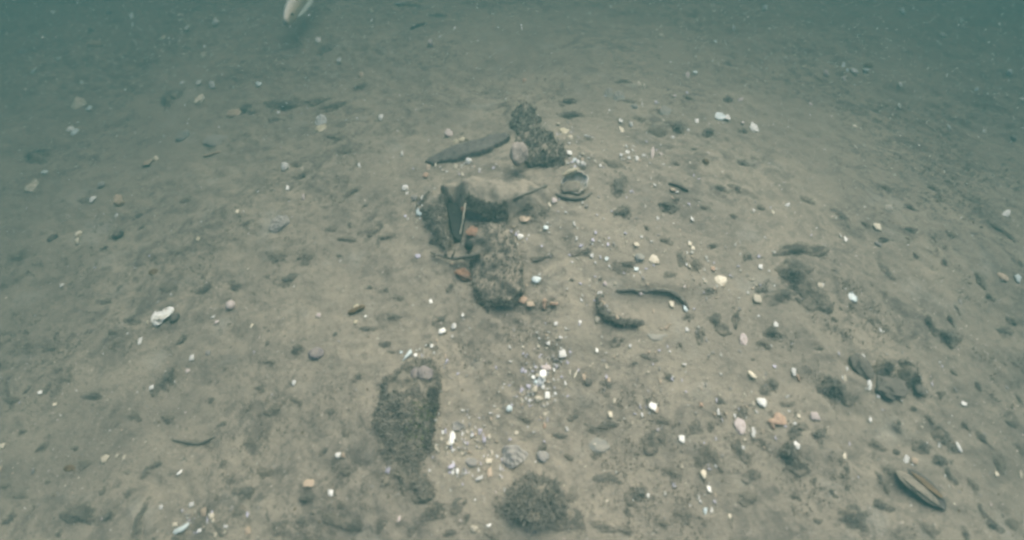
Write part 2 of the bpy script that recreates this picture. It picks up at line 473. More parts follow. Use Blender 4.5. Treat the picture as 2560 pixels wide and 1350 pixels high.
# rust, sponge and growth that are part of the post and the log
lump_obj("rust_patch", on_block(post, 1182, 580), (.016, .020, .006), MAT_SPONGE, 301, parent=t_post, hi=True)
lump_obj("rust_patch", on_block(post, 1194, 556), (.009, .014, .004), MAT_SPONGE, 302, parent=t_post)
lump_obj("purple_patch", on_block(log, 1066, 935), (.020, .022, .007), M['U'], 304, parent=t_log, hi=True)
lump_obj("purple_patch", on_block(log, 1040, 932), (.012, .014, .006), M['U'], 305, parent=t_log)
o = lump_obj("tunicate", at(1172, 613, .04), (.014, .014, .013), MAT_BLACK, 306)
tag(o, "small black round sea squirt under the rusty patch of the post", "sea squirt")
o = lump_obj("tunicate", at(1157, 525, .06), (.007, .007, .009), MAT_SPONGE, 307)
tag(o, "tiny orange sea squirt at the top of the pale rod in the black gap", "sea squirt")
o = lump_obj("sponge", at(1158, 684, .003), (.027, .017, .009), MAT_SPONGE, 308, rot=-.5, hi=True, rough=.7, fine=.25)
tag(o, "orange sponge lump lying against the left foot of the timber post", "sponge")
o = lump_obj("sponge", at(1296, 388, .055), (.026, .040, .026), MAT_PINKGREY, 309, rot=-.25, rough=.4, fine=.12, hi=True)
tag(o, "pinkish grey smooth lobe standing between ledge and stump", "sponge")

lump_obj("hollow_shade", on_block(log, 1064, 1050) + np.array([0, 0, -.004]), (.009, .045, .008), MAT_DARKTURF, 311, parent=t_log, hi=True, rot=.1)  # dark lump added as the shade of a hollow along the right edge
# black wedge added so that the gap reads as dark shade
def prism(poly, z0, z1, seed, jitter=.002):
    V, F = [], []; n = len(poly); r = np.random.default_rng(seed)
    for k, z in enumerate((z0, z0 + .5 * (z1 - z0), z1)):
        for (x, y) in poly: V.append((x + r.normal(0, jitter), y + r.normal(0, jitter), z + r.normal(0, jitter)))
    for k in range(2):
        for i in range(n): F.append((k * n + i, k * n + (i + 1) % n, (k + 1) * n + (i + 1) % n, (k + 1) * n + i))
    F.append(tuple(range(2 * n, 3 * n))); F.append(tuple(range(n - 1, -1, -1)))
    return V, F
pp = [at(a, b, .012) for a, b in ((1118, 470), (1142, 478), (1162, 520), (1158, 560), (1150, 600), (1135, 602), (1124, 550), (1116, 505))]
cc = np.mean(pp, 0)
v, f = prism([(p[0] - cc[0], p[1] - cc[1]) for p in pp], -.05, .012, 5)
o = obj("gap_shade_wedge", mesh_np("gap_shade_wedge", v, f, False), MAT_BLACK); o.location = tuple(cc - np.array([0, 0, .012]))
tag(o, "black wedge added to darken the gap between post and leaning side", "shade wedge")

# ------------------------------------------------------------------ tubes: ropes, twigs, the buried ring, rods
def tube(points, radii, seg=8, seed=0, wob=.15):
    pts = np.array(points, float); n = len(pts); V, F = [], []; r = np.random.default_rng(seed)
    for i in range(n):
        t = pts[min(i + 1, n - 1)] - pts[max(i - 1, 0)]; t /= np.linalg.norm(t) + 1e-9
        a = np.cross(t, [0, 0, 1.0]);
        if np.linalg.norm(a) < 1e-3: a = np.array([1.0, 0, 0])
        a /= np.linalg.norm(a); b = np.cross(a, t)
        for k in range(seg):
            an = 2 * math.pi * k / seg; rr = radii[i] * (1 + wob * r.normal())
            V.append(pts[i] + (a * math.cos(an) + b * math.sin(an)) * rr)
    for i in range(n - 1):
        for k in range(seg):
            F.append((i * seg + k, i * seg + (k + 1) % seg, (i + 1) * seg + (k + 1) % seg, (i + 1) * seg + k))
    F.append(tuple(range(seg - 1, -1, -1))); F.append(tuple(range((n - 1) * seg, n * seg)))
    return V, F
def smooth_path(ctrl, n):
    c = np.array(ctrl, float); m = len(c); out = []
    for s in np.linspace(0, m - 1, n):
        i = int(min(s, m - 2)); t = s - i
        p0, p1, p2, p3 = c[max(i - 1, 0)], c[i], c[i + 1], c[min(i + 2, m - 1)]
        out.append(.5 * ((2 * p1) + (p2 - p0) * t + (2 * p0 - 5 * p1 + 4 * p2 - p3) * t * t + (3 * p1 - p0 - 3 * p2 + p3) * t ** 3))
    return np.array(out)
def tube_obj(name, ctrl, radius, mat, seed, n=40, seg=8, taper=None, wob=.12, parent=None):
    p = smooth_path(ctrl, n)
    rad = [radius * (taper(i / (n - 1)) if taper else 1) for i in range(n)]
    c = p.mean(0) if parent is None else np.array(parent.location)
    v, f = tube(p - c, rad, seg, seed, wob)
    o = obj(name, mesh_np(name, v, f), mat, parent)
    if parent is None: o.location = tuple(c)
    return o
ends = lambda t: min(1, .25 + 5 * min(t, 1 - t))
o = tube_obj("rope", [on_block(ledge, a, b) + np.array([0, 0, .002]) for a, b in ((1205, 442), (1240, 434), (1280, 424), (1320, 421), (1360, 428), (1386, 440))], .0075, MAT_SILTY, 11, 50, taper=ends)
tag(o, "silted rope winding along the rear of the pale ledge", "rope")
o = tube_obj("rope", [on_block(ledge, a, b) + np.array([0, 0, .001]) for a, b in ((1282, 500), (1300, 490), (1335, 478), (1365, 466), (1392, 458))], .0045, MAT_TURF, 12, 50, taper=ends)
tag(o, "dark furry rope running up the ledge to the hollow oyster", "rope")
o = tube_obj("rod", [at(1163, 508, .075), at(1158, 545, .06), at(1150, 585, .035)], .0022, M['C'], 13, 20)
tag(o, "thin pale rod leaning across the black gap", "rod")
tw = [at(a, b, z) for a, b, z in ((1076, 630, .010), (1100, 639, .014), (1130, 646, .020), (1165, 642, .030), (1200, 634, .036))]
o = tube_obj("twig", tw, .0058, MAT_TURF, 14, 30, taper=lambda t: .45 + .6 * t)
tag(o, "dark forked twig poking out from the left side of the timber post", "twig")
for k, (a, b, a2, b2, z) in enumerate(((1118, 642, 1104, 622, .03), (1128, 645, 1138, 620, .04), (1150, 645, 1180, 655, .02), (1112, 640, 1116, 612, .03), (1092, 636, 1082, 642, .004))):
    tube_obj("branch", [at(a, b, .018), at((a + a2) / 2 + 2, (b + b2) / 2, .02 + z / 3), at(a2, b2, z)], .003, MAT_TURF, 15 + k, 12, taper=lambda t: 1 - .6 * t, parent=o)
o = tube_obj("twig", [at(a, b, .006) for a, b in ((870, 782), (888, 776), (912, 764))], .007, M['B'], 25, 16, taper=ends)
tag(o, "short brown stick lying on open silt between purple lump and post", "twig")
o = tube_obj("twig", [at(a, b, .005) for a, b in ((508, 390), (528, 386), (552, 378))], .006, M['T'], 26, 16, taper=ends)
tag(o, "slim tan stick on the far left slope behind the ribbed grey shell", "twig")
o = tube_obj("twig", [at(a, b, .005) for a, b in ((1025, 72), (1045, 64), (1068, 58))], .008, M['D'], 27, 16, taper=ends)
tag(o, "dark stick far back beyond the spindle plank", "twig")
o = tube_obj("twig", [at(a, b, .004) for a, b in ((1672, 458), (1700, 466), (1722, 478))], .005, M['D'], 28, 16, taper=ends)
tag(o, "thin dark stick on the silt right of the hollow oyster", "twig")
o = tube_obj("twig", [at(a, b, .004) for a, b in ((430, 1100), (470, 1106), (500, 1108), (535, 1092))], .0035, MAT_TURF, 29, 20, taper=ends)  # dark strip added to stand for a faint crack in the silt
tag(o, "crooked dark strip added for a faint crack left of the long log", "twig")
for i, (a, b, lab) in enumerate(((1360, 760, "upright orange coral stub beside the foot of the post"), (1382, 760, "flat orange coral stub beside the foot of the post"))):
    o = tube_obj("coral_stub", [at(a - 6 if i else a, b + (0 if i else 14), .004), at(a, b, .009), at(a + (14 if i else 3), b - (0 if i else 14), .014)], .0055, M['O'], 31 + i, 14, taper=ends)
    tag(o, lab, "coral", "orange coral stubs beside the post")

# the ring that is half sunk in the silt
ring = bpy.data.objects.new("buried_ring", None); COL.objects.link(ring)
ring.location = tuple(at(1605, 768)); tag(ring, "half-buried dark crusted ring like a sunken jar rim", "ring")
tube_obj("rim", [at(a, b, z) for a, b, z in ((1506, 732, -.002), (1498, 752, .006), (1506, 778, .009), (1528, 796, .009), (1560, 806, .006), (1590, 808, .001), (1620, 808, -.010))], .0105, MAT_RING, 41, 44, 10, taper=ends, wob=.30, parent=ring)
tube_obj("rim", [at(a, b, z) for a, b, z in ((1520, 732, -.010), (1548, 728, .001), (1572, 725, .004), (1600, 727, .002), (1622, 730, .000))], .0050, MAT_RING, 42, 30, 10, taper=ends, wob=.2, parent=ring)
tube_obj("rim", [at(a, b, z) for a, b, z in ((1612, 730, .000), (1645, 725, .004), (1675, 731, .007), (1700, 744, .006), (1715, 765, .002), (1718, 785, -.010))], .0058, MAT_RING, 43, 40, 10, taper=ends, wob=.2, parent=ring)
pts = []
r_ = np.random.default_rng(9)
for p in smooth_path([at(a, b, .012) for a, b in ((1500, 748), (1507, 778), (1528, 796), (1560, 806), (1592, 808))], 40):
    for _ in range(9): pts.append(p + r_.normal(0, .006, 3) * np.array([1, 1, .4]) - np.array(ring.location))
v, f = blades(pts, .010, .0013, 10, lean=1.2); obj("turf", mesh_np("turf", v, f), MAT_TURF, ring)
rr = np.random.default_rng(8)
for a, b in ((1503, 745), (1512, 765), (1520, 782), (1545, 797), (1506, 758), (1530, 790)):
    lump_obj("barnacle", at(a + rr.uniform(-4, 4), b + rr.uniform(-4, 4), .014), (.006, .006, .004), M['T'] if rr.random() < .4 else M['S'], int(rr.integers(400, 900)), parent=ring)

# ------------------------------------------------------------------ shells
def valve(seed, ribs=18, depth=.34, elong=1.0, rib_amp=.03, nr=14, na=40, thick=.05, wav=.05):
    """one half of a bivalve: hinge at -y, fan to +y, hollow underneath"""
    r = np.random.default_rng(seed); V, F = [], []
    ph = r.uniform(0, 6.28)
    for layer in (0, 1):
        for i in range(nr + 1):
            t = i / nr
            for k in range(na):
                a = 2 * math.pi * k / na
                rad = 1 + wav * math.sin(3 * a + ph) + wav * .6 * math.sin(5 * a + 2 * ph)
                x = math.sin(a) * rad; y = -math.cos(a) * rad * elong
                hx, hy = 0, -elong * .92                       # growth centre sits at the hinge
                px, py = hx + (x - hx) * t, hy + (y - hy) * t
                z = depth * (1 - t ** 2.2) * (t ** .35) * 1.5 if t > 0 else depth * .55
                z = depth * math.sin(math.pi * min(1, (1 - t) * .5 + .0)) + .0
                z += rib_amp * t * math.cos(ribs * math.atan2(px - hx, py - hy + 1e-6)) + rib_amp * .5 * math.sin(t * 22)
                V.append((px, py, z - layer * thick))
    off = (nr + 1) * na
    for i in range(nr):
        for k in range(na):
            a, b = i * na + k, i * na + (k + 1) % na
            F.append((a, b, b + na, a + na)); F.append((off + a, off + a + na, off + b + na, off + b))
    for k in range(na):
        a, b = nr * na + k, nr * na + (k + 1) % na
        F.append((a, b, off + b, off + a))
    return np.array(V), F
def flake(seed, n=9):
    """a broken bit of shell: irregular outline, slightly dished, with thickness"""
    r = np.random.default_rng(seed); ang = np.sort(r.uniform(0, 2 * math.pi, n) * .35 + np.linspace(0, 2 * math.pi, n, endpoint=False) * .65 + .1)
    rad = r.uniform(.65, 1.1, n); V, F = [], []; c = r.uniform(.1, .45); tw = r.uniform(-.25, .25); th = r.uniform(.07, .16)
    for layer in (0, 1):
        V.append((0, 0, c - layer * th))
        for t in (.55, 1.0):
            for a, q_ in zip(ang, rad):
                x, y = math.cos(a) * q_ * t, math.sin(a) * q_ * t
                V.append((x, y, c * (1 - (x * x + y * y) * .8) + tw * x * y - layer * th + r.normal(0, .015)))
    off = 1 + 2 * n
    for i in range(n):
        j = (i + 1) % n
        F += [(0, 1 + i, 1 + j), (1 + i, 1 + n + i, 1 + n + j, 1 + j), (off, off + 1 + j, off + 1 + i), (off + 1 + i, off + 1 + j, off + 1 + n + j, off + 1 + n + i),
              (1 + n + i, off + 1 + n + i, off + 1 + n + j, 1 + n + j)]
    return np.array(V), F
def cone_shell(seed, turns=5, nseg=70, ring_n=12):
    """a pointed spiral snail shell lying on its side, tip to +x"""
    V, F = [], []
    for i in range(nseg):
        t = i / (nseg - 1); a = 2 * math.pi * turns * t
        rr_ = .42 * (1 - t) ** 1.0 + .01; x = -1 + 2.0 * t
        cx, cy = math.cos(a) * rr_ * .55, math.sin(a) * rr_ * .55
        for k in range(ring_n):
            b = 2 * math.pi * k / ring_n; s = rr_ * .62
            V.append((x + math.sin(b) * s * .75, cx * (1 + math.cos(b) * s / (rr_ * .55 + .02) * .9), cy * (1 + math.cos(b) * s / (rr_ * .55 + .02) * .9)))
    for i in range(nseg - 1):
        for k in range(ring_n):
            F.append((i * ring_n + k, i * ring_n + (k + 1) % ring_n, (i + 1) * ring_n + (k + 1) % ring_n, (i + 1) * ring_n + k))
    F.append(tuple(range(ring_n))[::-1]); F.append(tuple(range((nseg - 1) * ring_n, nseg * ring_n)))
    return np.array(V), F

CW = {'W': 'white', 'C': 'cream', 'T': 'tan', 'P': 'pinkish', 'G': 'pearly blue-green', 'Y': 'yellowish', 'O': 'orange', 'L': 'lilac', 'S': 'grey', 'D': 'dark', 'B': 'brown', 'K': 'blue-grey', 'U': 'purple'}
AUTO = []           # (object, descriptive words, pixel): labelled at the end from what is near
def place(o, px, py, w, h, ang, dz=.0, tilt=(0, 0), sink=.0, thick=None):
    """set o down at a pixel with the picture's width and height (pixels)"""
    s = mpp(px, py); e = elev_sin(px, py)
    p = at(px, py, 0)
    o.location = (p[0], p[1], p[2] + dz)
    o.rotation_euler = (tilt[0], tilt[1], ang)
    return s, e
_cache = {}
def cached(key, maker, mat):
    if key not in _cache:
        v, f = maker()
        m_ = mesh_np(key[0], v, f); m_.materials.append(mat); _cache[key] = m_
    return _cache[key]
def yaw_for(px, w, h):
    return math.radians(90) - (px - 1280) / 1280 * .55 if h > w else (px - 1280) / 1280 * -.15

def fragment(px, py, w, h, c, nugget=False, a=None):
    s = mpp(px, py); e = elev_sin(px, py)
    long_, short = max(w, h), min(w, h)
    k = int(rng.integers(0, 9))
    if nugget:
        me_ = cached(("shell_fragment", 'n', k % 4, c), lambda: lump(700 + k % 4, .5, .2), M[c])
    else:
        me_ = cached(("shell_fragment", 'f', k, c), lambda: flake(500 + k), M[c])
    o = obj("shell_fragment", me_)
    yaw = (yaw_for(px, w, h) if a is None else math.radians(a)) + rng.normal(0, .12)
    g_ = 1.0 if long_ >= 14 and px > 1000 else 1.0
    L_, S_ = long_ * s * .64 * g_, short * s * .70 * g_
    if h > w: L_ /= max(e, .45) ** .8
    else: S_ /= max(e, .45) ** .8
    L_, S_ = max(L_, .0035), max(S_, .0026)
    o.scale = (L_, S_, S_ * (.6 if nugget else .75))
    g = at(px, py)
    o.location = (g[0], g[1], g[2] + S_ * .28 + .001)
    o.rotation_euler = (rng.normal(.12, .22), rng.normal(0, .2), yaw)
    sh = 'nugget of shell' if nugget else ('shell sliver' if long_ > 1.9 * short else 'shell chip')
    size = 'tiny' if long_ * s < .010 else ('small' if long_ * s < .019 else 'palm-wide' if long_ * s > .06 else 'larger')
    o['category'] = 'shell'; o['group'] = 'broken shell pieces strewn over the silt'
    AUTO.append((o, f"{size} {CW[c]} {sh}", (px, py)))
    return o

FRAG = """
135,33,12,6,W 232,73,9,12,W 278,31,18,8,S 330,42,8,14,G 243,115,36,9,T 470,73,9,9,W 540,60,11,10,W 506,51,6,8,W 410,98,15,7,C 510,138,9,13,C 457,207,8,10,W 500,210,11,9,W 532,217,18,9,W 388,190,9,5,W 551,174,6,8,W
525,238,5,8,G 355,216,9,5,W 225,274,14,8,G 105,233,8,5,C 90,179,12,10,G 410,340,6,8,W 312,354,5,5,W 115,432,14,5,G 372,411,22,14,T 390,399,9,7,C 85,395,18,9,T 60,130,14,6,S 150,148,14,5,G 115,190,10,5,W 30,225,9,5,S
697,281,7,9,W 755,284,5,7,W 953,296,13,11,W 867,301,9,6,O 856,231,4,13,W 852,248,6,6,C 850,155,12,10,W 797,103,14,6,W 745,72,10,5,T 903,190,16,8,T 1080,211,5,5,W 1077,111,9,8,P 1101,92,6,10,W 1092,128,6,8,W 1122,333,13,14,P 716,420,12,12,W 757,424,9,8,C
1007,386,9,9,W 1018,390,5,7,T 899,415,6,11,W 729,385,5,4,W 703,369,5,5,C 865,372,3,6,W 1033,422,4,8,W 1066,441,14,11,O 1073,421,16,10,T 1105,424,6,8,C 1118,399,10,9,G 1173,404,10,8,W 1145,397,18,6,P 1090,415,8,8,C 1140,420,12,9,C
648,213,12,8,G 1000,12,24,8,S 1030,12,18,6,P 930,28,10,6,C
1424,383,12,15,W 1436,403,10,7,G 1445,408,10,7,W 1457,414,9,9,W 1310,203,9,11,O 1395,124,7,8,W 1426,141,4,6,W 1354,137,5,4,W 1438,49,9,6,G 1655,91,16,6,C 1835,72,12,7,W 1830,59,5,5,W 1787,104,7,9,G 1912,24,12,10,G 1684,240,9,10,P 1597,209,7,9,C 1612,219,9,7,C 1578,314,9,9,W 1551,304,9,12,W 1553,327,10,14,C 1566,366,8,9,W
1568,382,9,10,W 1573,396,6,12,W 1593,399,14,9,W 1553,398,4,9,W 1500,417,8,7,W 1508,418,6,8,W 1650,385,9,10,P 1742,303,8,9,W 1751,335,5,9,W 1819,296,10,12,W 1855,306,7,11,P 1850,248,9,14,P 1710,395,5,9,C 1616,331,4,7,W 1617,415,4,9,W 1395,313,8,8,C 1425,345,9,7,C 1718,190,9,12,P 1738,183,12,5,G 1470,240,3,6,W 1426,225,5,8,W 1640,375,6,9,W
1922,75,9,8,W 1993,83,4,8,W 2255,32,12,9,G 2357,88,9,10,W 2400,53,8,7,G 2107,166,8,9,G 2134,182,17,11,W 2118,178,9,7,G 2166,177,20,6,G 2065,186,13,7,P 2110,199,14,8,P 2243,136,5,9,W 2262,138,5,9,G 2250,214,10,8,W 2340,222,8,5,C 2247,268,9,8,W 2371,319,11,6,W 2460,329,7,8,W 2135,318,10,6,C 2025,263,8,7,P 2145,362,6,7,W 2555,247,9,12,W 2300,147,9,6,C 2440,227,12,5,G 2005,55,7,5,W 2155,88,8,6,G 2230,188,9,6,S 2480,52,10,7,S 2520,185,9,7,G 2415,22,8,6,S 2530,350,9,8,S 2245,330,10,5,S 2200,300,8,6,G
235,500,15,11,W 302,505,14,13,T 292,540,7,9,W 201,523,6,6,W 180,510,6,6,C 2,540,6,9,W 72,574,4,4,W 199,603,14,9,C 44,646,8,5,W 374,640,5,8,W 503,555,4,7,P 497,600,10,7,Y 593,530,6,14,C 156,714,8,9,W 533,792,7,8,W 543,806,10,8,P 372,806,10,7,C 428,737,6,8,C 395,755,6,10,S 352,852,7,16,W 482,896,13,11,W 527,853,4,8,W 522,882,9,12,S 636,880,4,9,W 255,465,10,9,S 85,1178,8,8,S 240,669,10,5,C 640,535,5,9,W 300,573,4,7,W 630,815,6,10,C
719,471,7,9,W 687,475,5,6,W 645,480,7,6,W 762,495,12,9,P 773,524,4,4,W 749,510,3,8,W 1015,472,10,9,W 1018,483,6,10,W 1062,498,14,16,W 1072,508,10,12,L 1052,535,30,10,G,-40 1046,528,12,7,G 1078,553,16,12,P 1083,566,7,14,W 1106,575,3,13,G 1060,518,12,9,W 1092,592,10,6,G 1036,497,10,9,S 1075,530,8,11,C 1130,674,6,7,W 1132,660,14,8,T 958,680,4,9,W 1050,690,5,9,C 848,722,9,6,W 865,716,5,7,C 914,790,6,10,W 1077,755,8,12,W 1033,762,4,12,P 890,805,8,11,Y 797,790,14,9,P 1157,788,6,10,W 1135,815,9,11,W
1105,829,18,16,W 1175,820,6,8,W 1080,866,9,14,W 1003,880,6,10,G 1040,888,8,10,W 848,852,6,8,P 710,830,5,8,C 672,826,6,8,C 790,608,6,6,C 1024,905,9,6,O 890,766,16,7,Y 1147,665,4,8,S
1365,570,11,12,G 1378,566,6,6,W 1437,561,9,9,W 1419,513,5,8,W 1385,503,11,14,P 1482,602,8,8,L 1508,613,7,7,W 1457,612,3,7,W 1481,640,13,9,W 1516,646,9,13,G 1340,701,19,15,G 1348,687,7,8,W 1783,673,9,16,O 1901,667,8,11,W 1893,751,22,16,C 1725,610,7,12,C 1732,622,10,7,C 1730,548,7,14,W 1680,476,14,9,T 1310,752,34,15,O,-25 1325,762,20,13,T 1493,800,13,13,C 1389,808,8,13,W 1450,804,6,12,W 1405,887,20,19,W 1372,858,6,14,W 1366,848,5,8,W 1492,876,6,13,W 1374,513,6,12,C 1396,529,4,8,W 1346,560,4,10,C 1300,594,10,10,W 1290,588,8,8,L 1285,600,5,9,W 1377,640,5,9,L
1276,512,10,14,C 1265,550,16,10,T,-40 1560,683,4,8,W 1572,686,5,7,W 1585,690,5,7,W 1590,672,10,14,G 1512,712,12,10,P 1500,735,10,14,W 1538,710,6,10,C 1409,681,4,9,W 1382,680,4,8,C 1417,722,6,8,C 1409,743,3,8,W 1345,716,5,7,C 1733,697,5,10,W 1710,715,6,12,P 1468,763,4,6,W 1600,734,9,8,P 1680,762,18,14,C 1712,766,12,24,G 1605,712,7,6,T 1822,725,4,9,P 1850,605,4,9,C 1590,613,14,10,C 1438,609,6,8,C 1763,706,9,7,C 1700,635,5,8,C
1967,511,9,13,W 1932,531,6,10,C 2008,496,8,9,C 2220,524,18,10,C 2195,570,26,12,C,-20 2100,588,6,12,W 2112,599,7,11,W 2515,535,9,11,W 2048,716,12,14,C 2058,712,7,7,G 2055,762,8,9,W 1938,812,9,16,W 2040,640,6,10,C 2182,633,3,8,C 2200,826,6,12,W 2255,880,4,12,W 2152,893,10,10,W 2540,698,14,12,G 2113,722,5,8,C 2175,772,3,12,C 1926,520,4,9,W 2028,588,4,9,W 2250,560,5,7,G 2090,545,4,7,C 2076,542,4,8,C 2430,590,4,8,W 1995,1040,8,9,C 2400,755,6,12,S
380,970,12,9,W 52,1007,8,7,G 105,981,9,10,W 145,971,8,7,C 138,1010,7,9,C 265,1147,22,13,C 295,1140,12,7,C 311,1145,6,12,C 450,1180,10,13,W 480,1260,11,16,W 535,1298,5,14,C 455,1322,34,12,G,25 8,1115,16,8,C 5,1172,12,9,T 405,1268,8,10,W 188,1302,8,12,W 515,1280,20,16,T 530,1290,10,10,C 620,1326,10,12,T 260,1298,12,7,P 437,955,4,14,P 470,928,8,12,P 500,1325,8,12,W 540,1335,6,12,C 440,1310,8,10,C
736,957,11,10,W 681,985,5,8,W 846,1138,12,12,W 859,1140,12,11,T 828,1231,12,17,W 775,1210,30,15,T 998,1297,6,16,P 985,1047,4,12,W 972,1176,15,13,L 1130,1096,14,30,W 1122,1110,10,12,C 1095,1121,16,15,C 1108,1080,7,16,W 1200,1075,10,13,L 1180,1078,4,12,W 1210,1098,9,16,L 1224,1092,6,14,C 1132,1180,5,16,W 1145,1179,12,12,W 1128,1163,14,20,L 1222,1150,14,18,C 1224,1183,12,22,T 1197,1194,15,17,W 1245,1041,8,11,W 1275,1023,10,10,G 1185,1322,16,15,C 1222,1311,9,14,W 1105,1216,4,10,W 1126,1225,5,8,C 1208,1235,4,9,W 1112,1050,5,9,C 1097,1033,4,9,W 1230,1132,5,14,C
1365,921,24,13,P 1385,925,6,12,W 1352,952,18,22,W 1333,943,8,12,W 1345,940,12,10,C 1338,975,18,15,C 1368,990,13,19,W 1303,976,6,14,L 1320,966,9,10,L 1346,999,12,10,C 1358,968,9,12,W 1341,955,9,14,G 1395,950,5,10,C 1440,930,5,32,C 1460,942,8,18,T 1424,932,5,12,C 1709,910,9,14,W 1713,929,5,9,W 1633,1018,18,22,W 1640,1026,12,16,T 1527,1037,18,14,C 1535,1003,6,14,C 1592,950,4,9,C 1588,961,4,9,C 1795,1031,6,17,W 1752,1013,9,10,O 1882,1081,9,22,W 1902,1007,20,19,W 1705,1098,13,20,W 1790,1096,4,14,W 1861,1098,6,12,C 1757,1185,17,16,C 1773,1223,10,18,W 1555,1215,4,14,W 1823,1287,6,14,C 1763,1278,8,18,G 1778,1276,6,16,W 1880,937,22,18,C 1620,975,4,12,W 1714,979,5,10,W 1799,986,5,10,C 1388,1000,5,10,L 1582,1245,5,12,W 1620,1238,6,12,W 1361,1065,7,12,O 1295,1055,4,14,W 1291,1080,8,14,C 1540,1180,4,10,W 1720,1012,4,10,C 1522,950,8,12,T 1560,1045,5,9,W
1984,932,16,16,W 1995,945,12,12,O 2112,945,4,16,C 2200,925,14,24,T 2297,943,8,14,W 2171,963,9,20,W 2228,988,34,10,S 2252,1000,6,14,W 1990,1113,14,16,W 2035,1044,26,16,P 1932,1062,18,16,O 2175,1047,5,18,W 2408,1008,9,14,W 2395,1118,14,14,W 2265,1145,9,26,W 2286,1152,12,14,T 2346,1112,6,12,W 2110,1141,7,14,C 2106,985,5,14,W 1936,917,8,9,L 2515,968,6,14,S 2490,1185,6,12,C 2123,1110,3,10,W 2145,1190,4,12,S 1957,950,4,10,W 2550,1187,8,12,C
"""
def parse(s):
    for tok in s.split():
        p = tok.split(',')
        yield [float(q_) for q_ in p[:4]] + [p[4]] + [float(p[5]) if len(p) > 5 else None]
ALLF = list(parse(FRAG))
ALLF.sort(key=lambda t: -(t[2] * t[3] * mpp(t[0], t[1]) ** 0))
for x, y, w, h, c, a in ALLF[:298]:
    fragment(x, y, w, h, c, nugget=(abs(w - h) < 3 and w > 8 and rng.random() < .35), a=a)
REST = ALLF[298:]

def shell(px, py, w, h, c, words, kind="clam_shell", yaw=0., tilt=(.15, 0), seed=1, up=True, ribs=18, depth=.34, elong=1.0, rib=.03, label=None, cat="shell", wav=.05, dz=None, na=40):
    s = mpp(px, py); e = elev_sin(px, py)
    v, f = valve(seed, ribs, depth, elong, rib, wav=wav, na=na)
    if not up: v = v * np.array([1, 1, -1]); f = [tuple(reversed(q_)) for q_ in f]
    half = w * s * .5
    v = v * np.array([half, h * s * .5 / max(e, .5) ** .8 / elong, half])
    o = obj(kind, mesh_np(kind, v, f), M[c] if isinstance(c, str) else c)
    g = at(px, py)
    o.location = (g[0], g[1], g[2] + (half * .12 if up else half * depth * .9) + (dz or 0))
    o.rotation_euler = (tilt[0], tilt[1], yaw)
    if label: tag(o, label, cat)
    else:
        o['category'] = cat; AUTO.append((o, words, (px, py)))
    return o

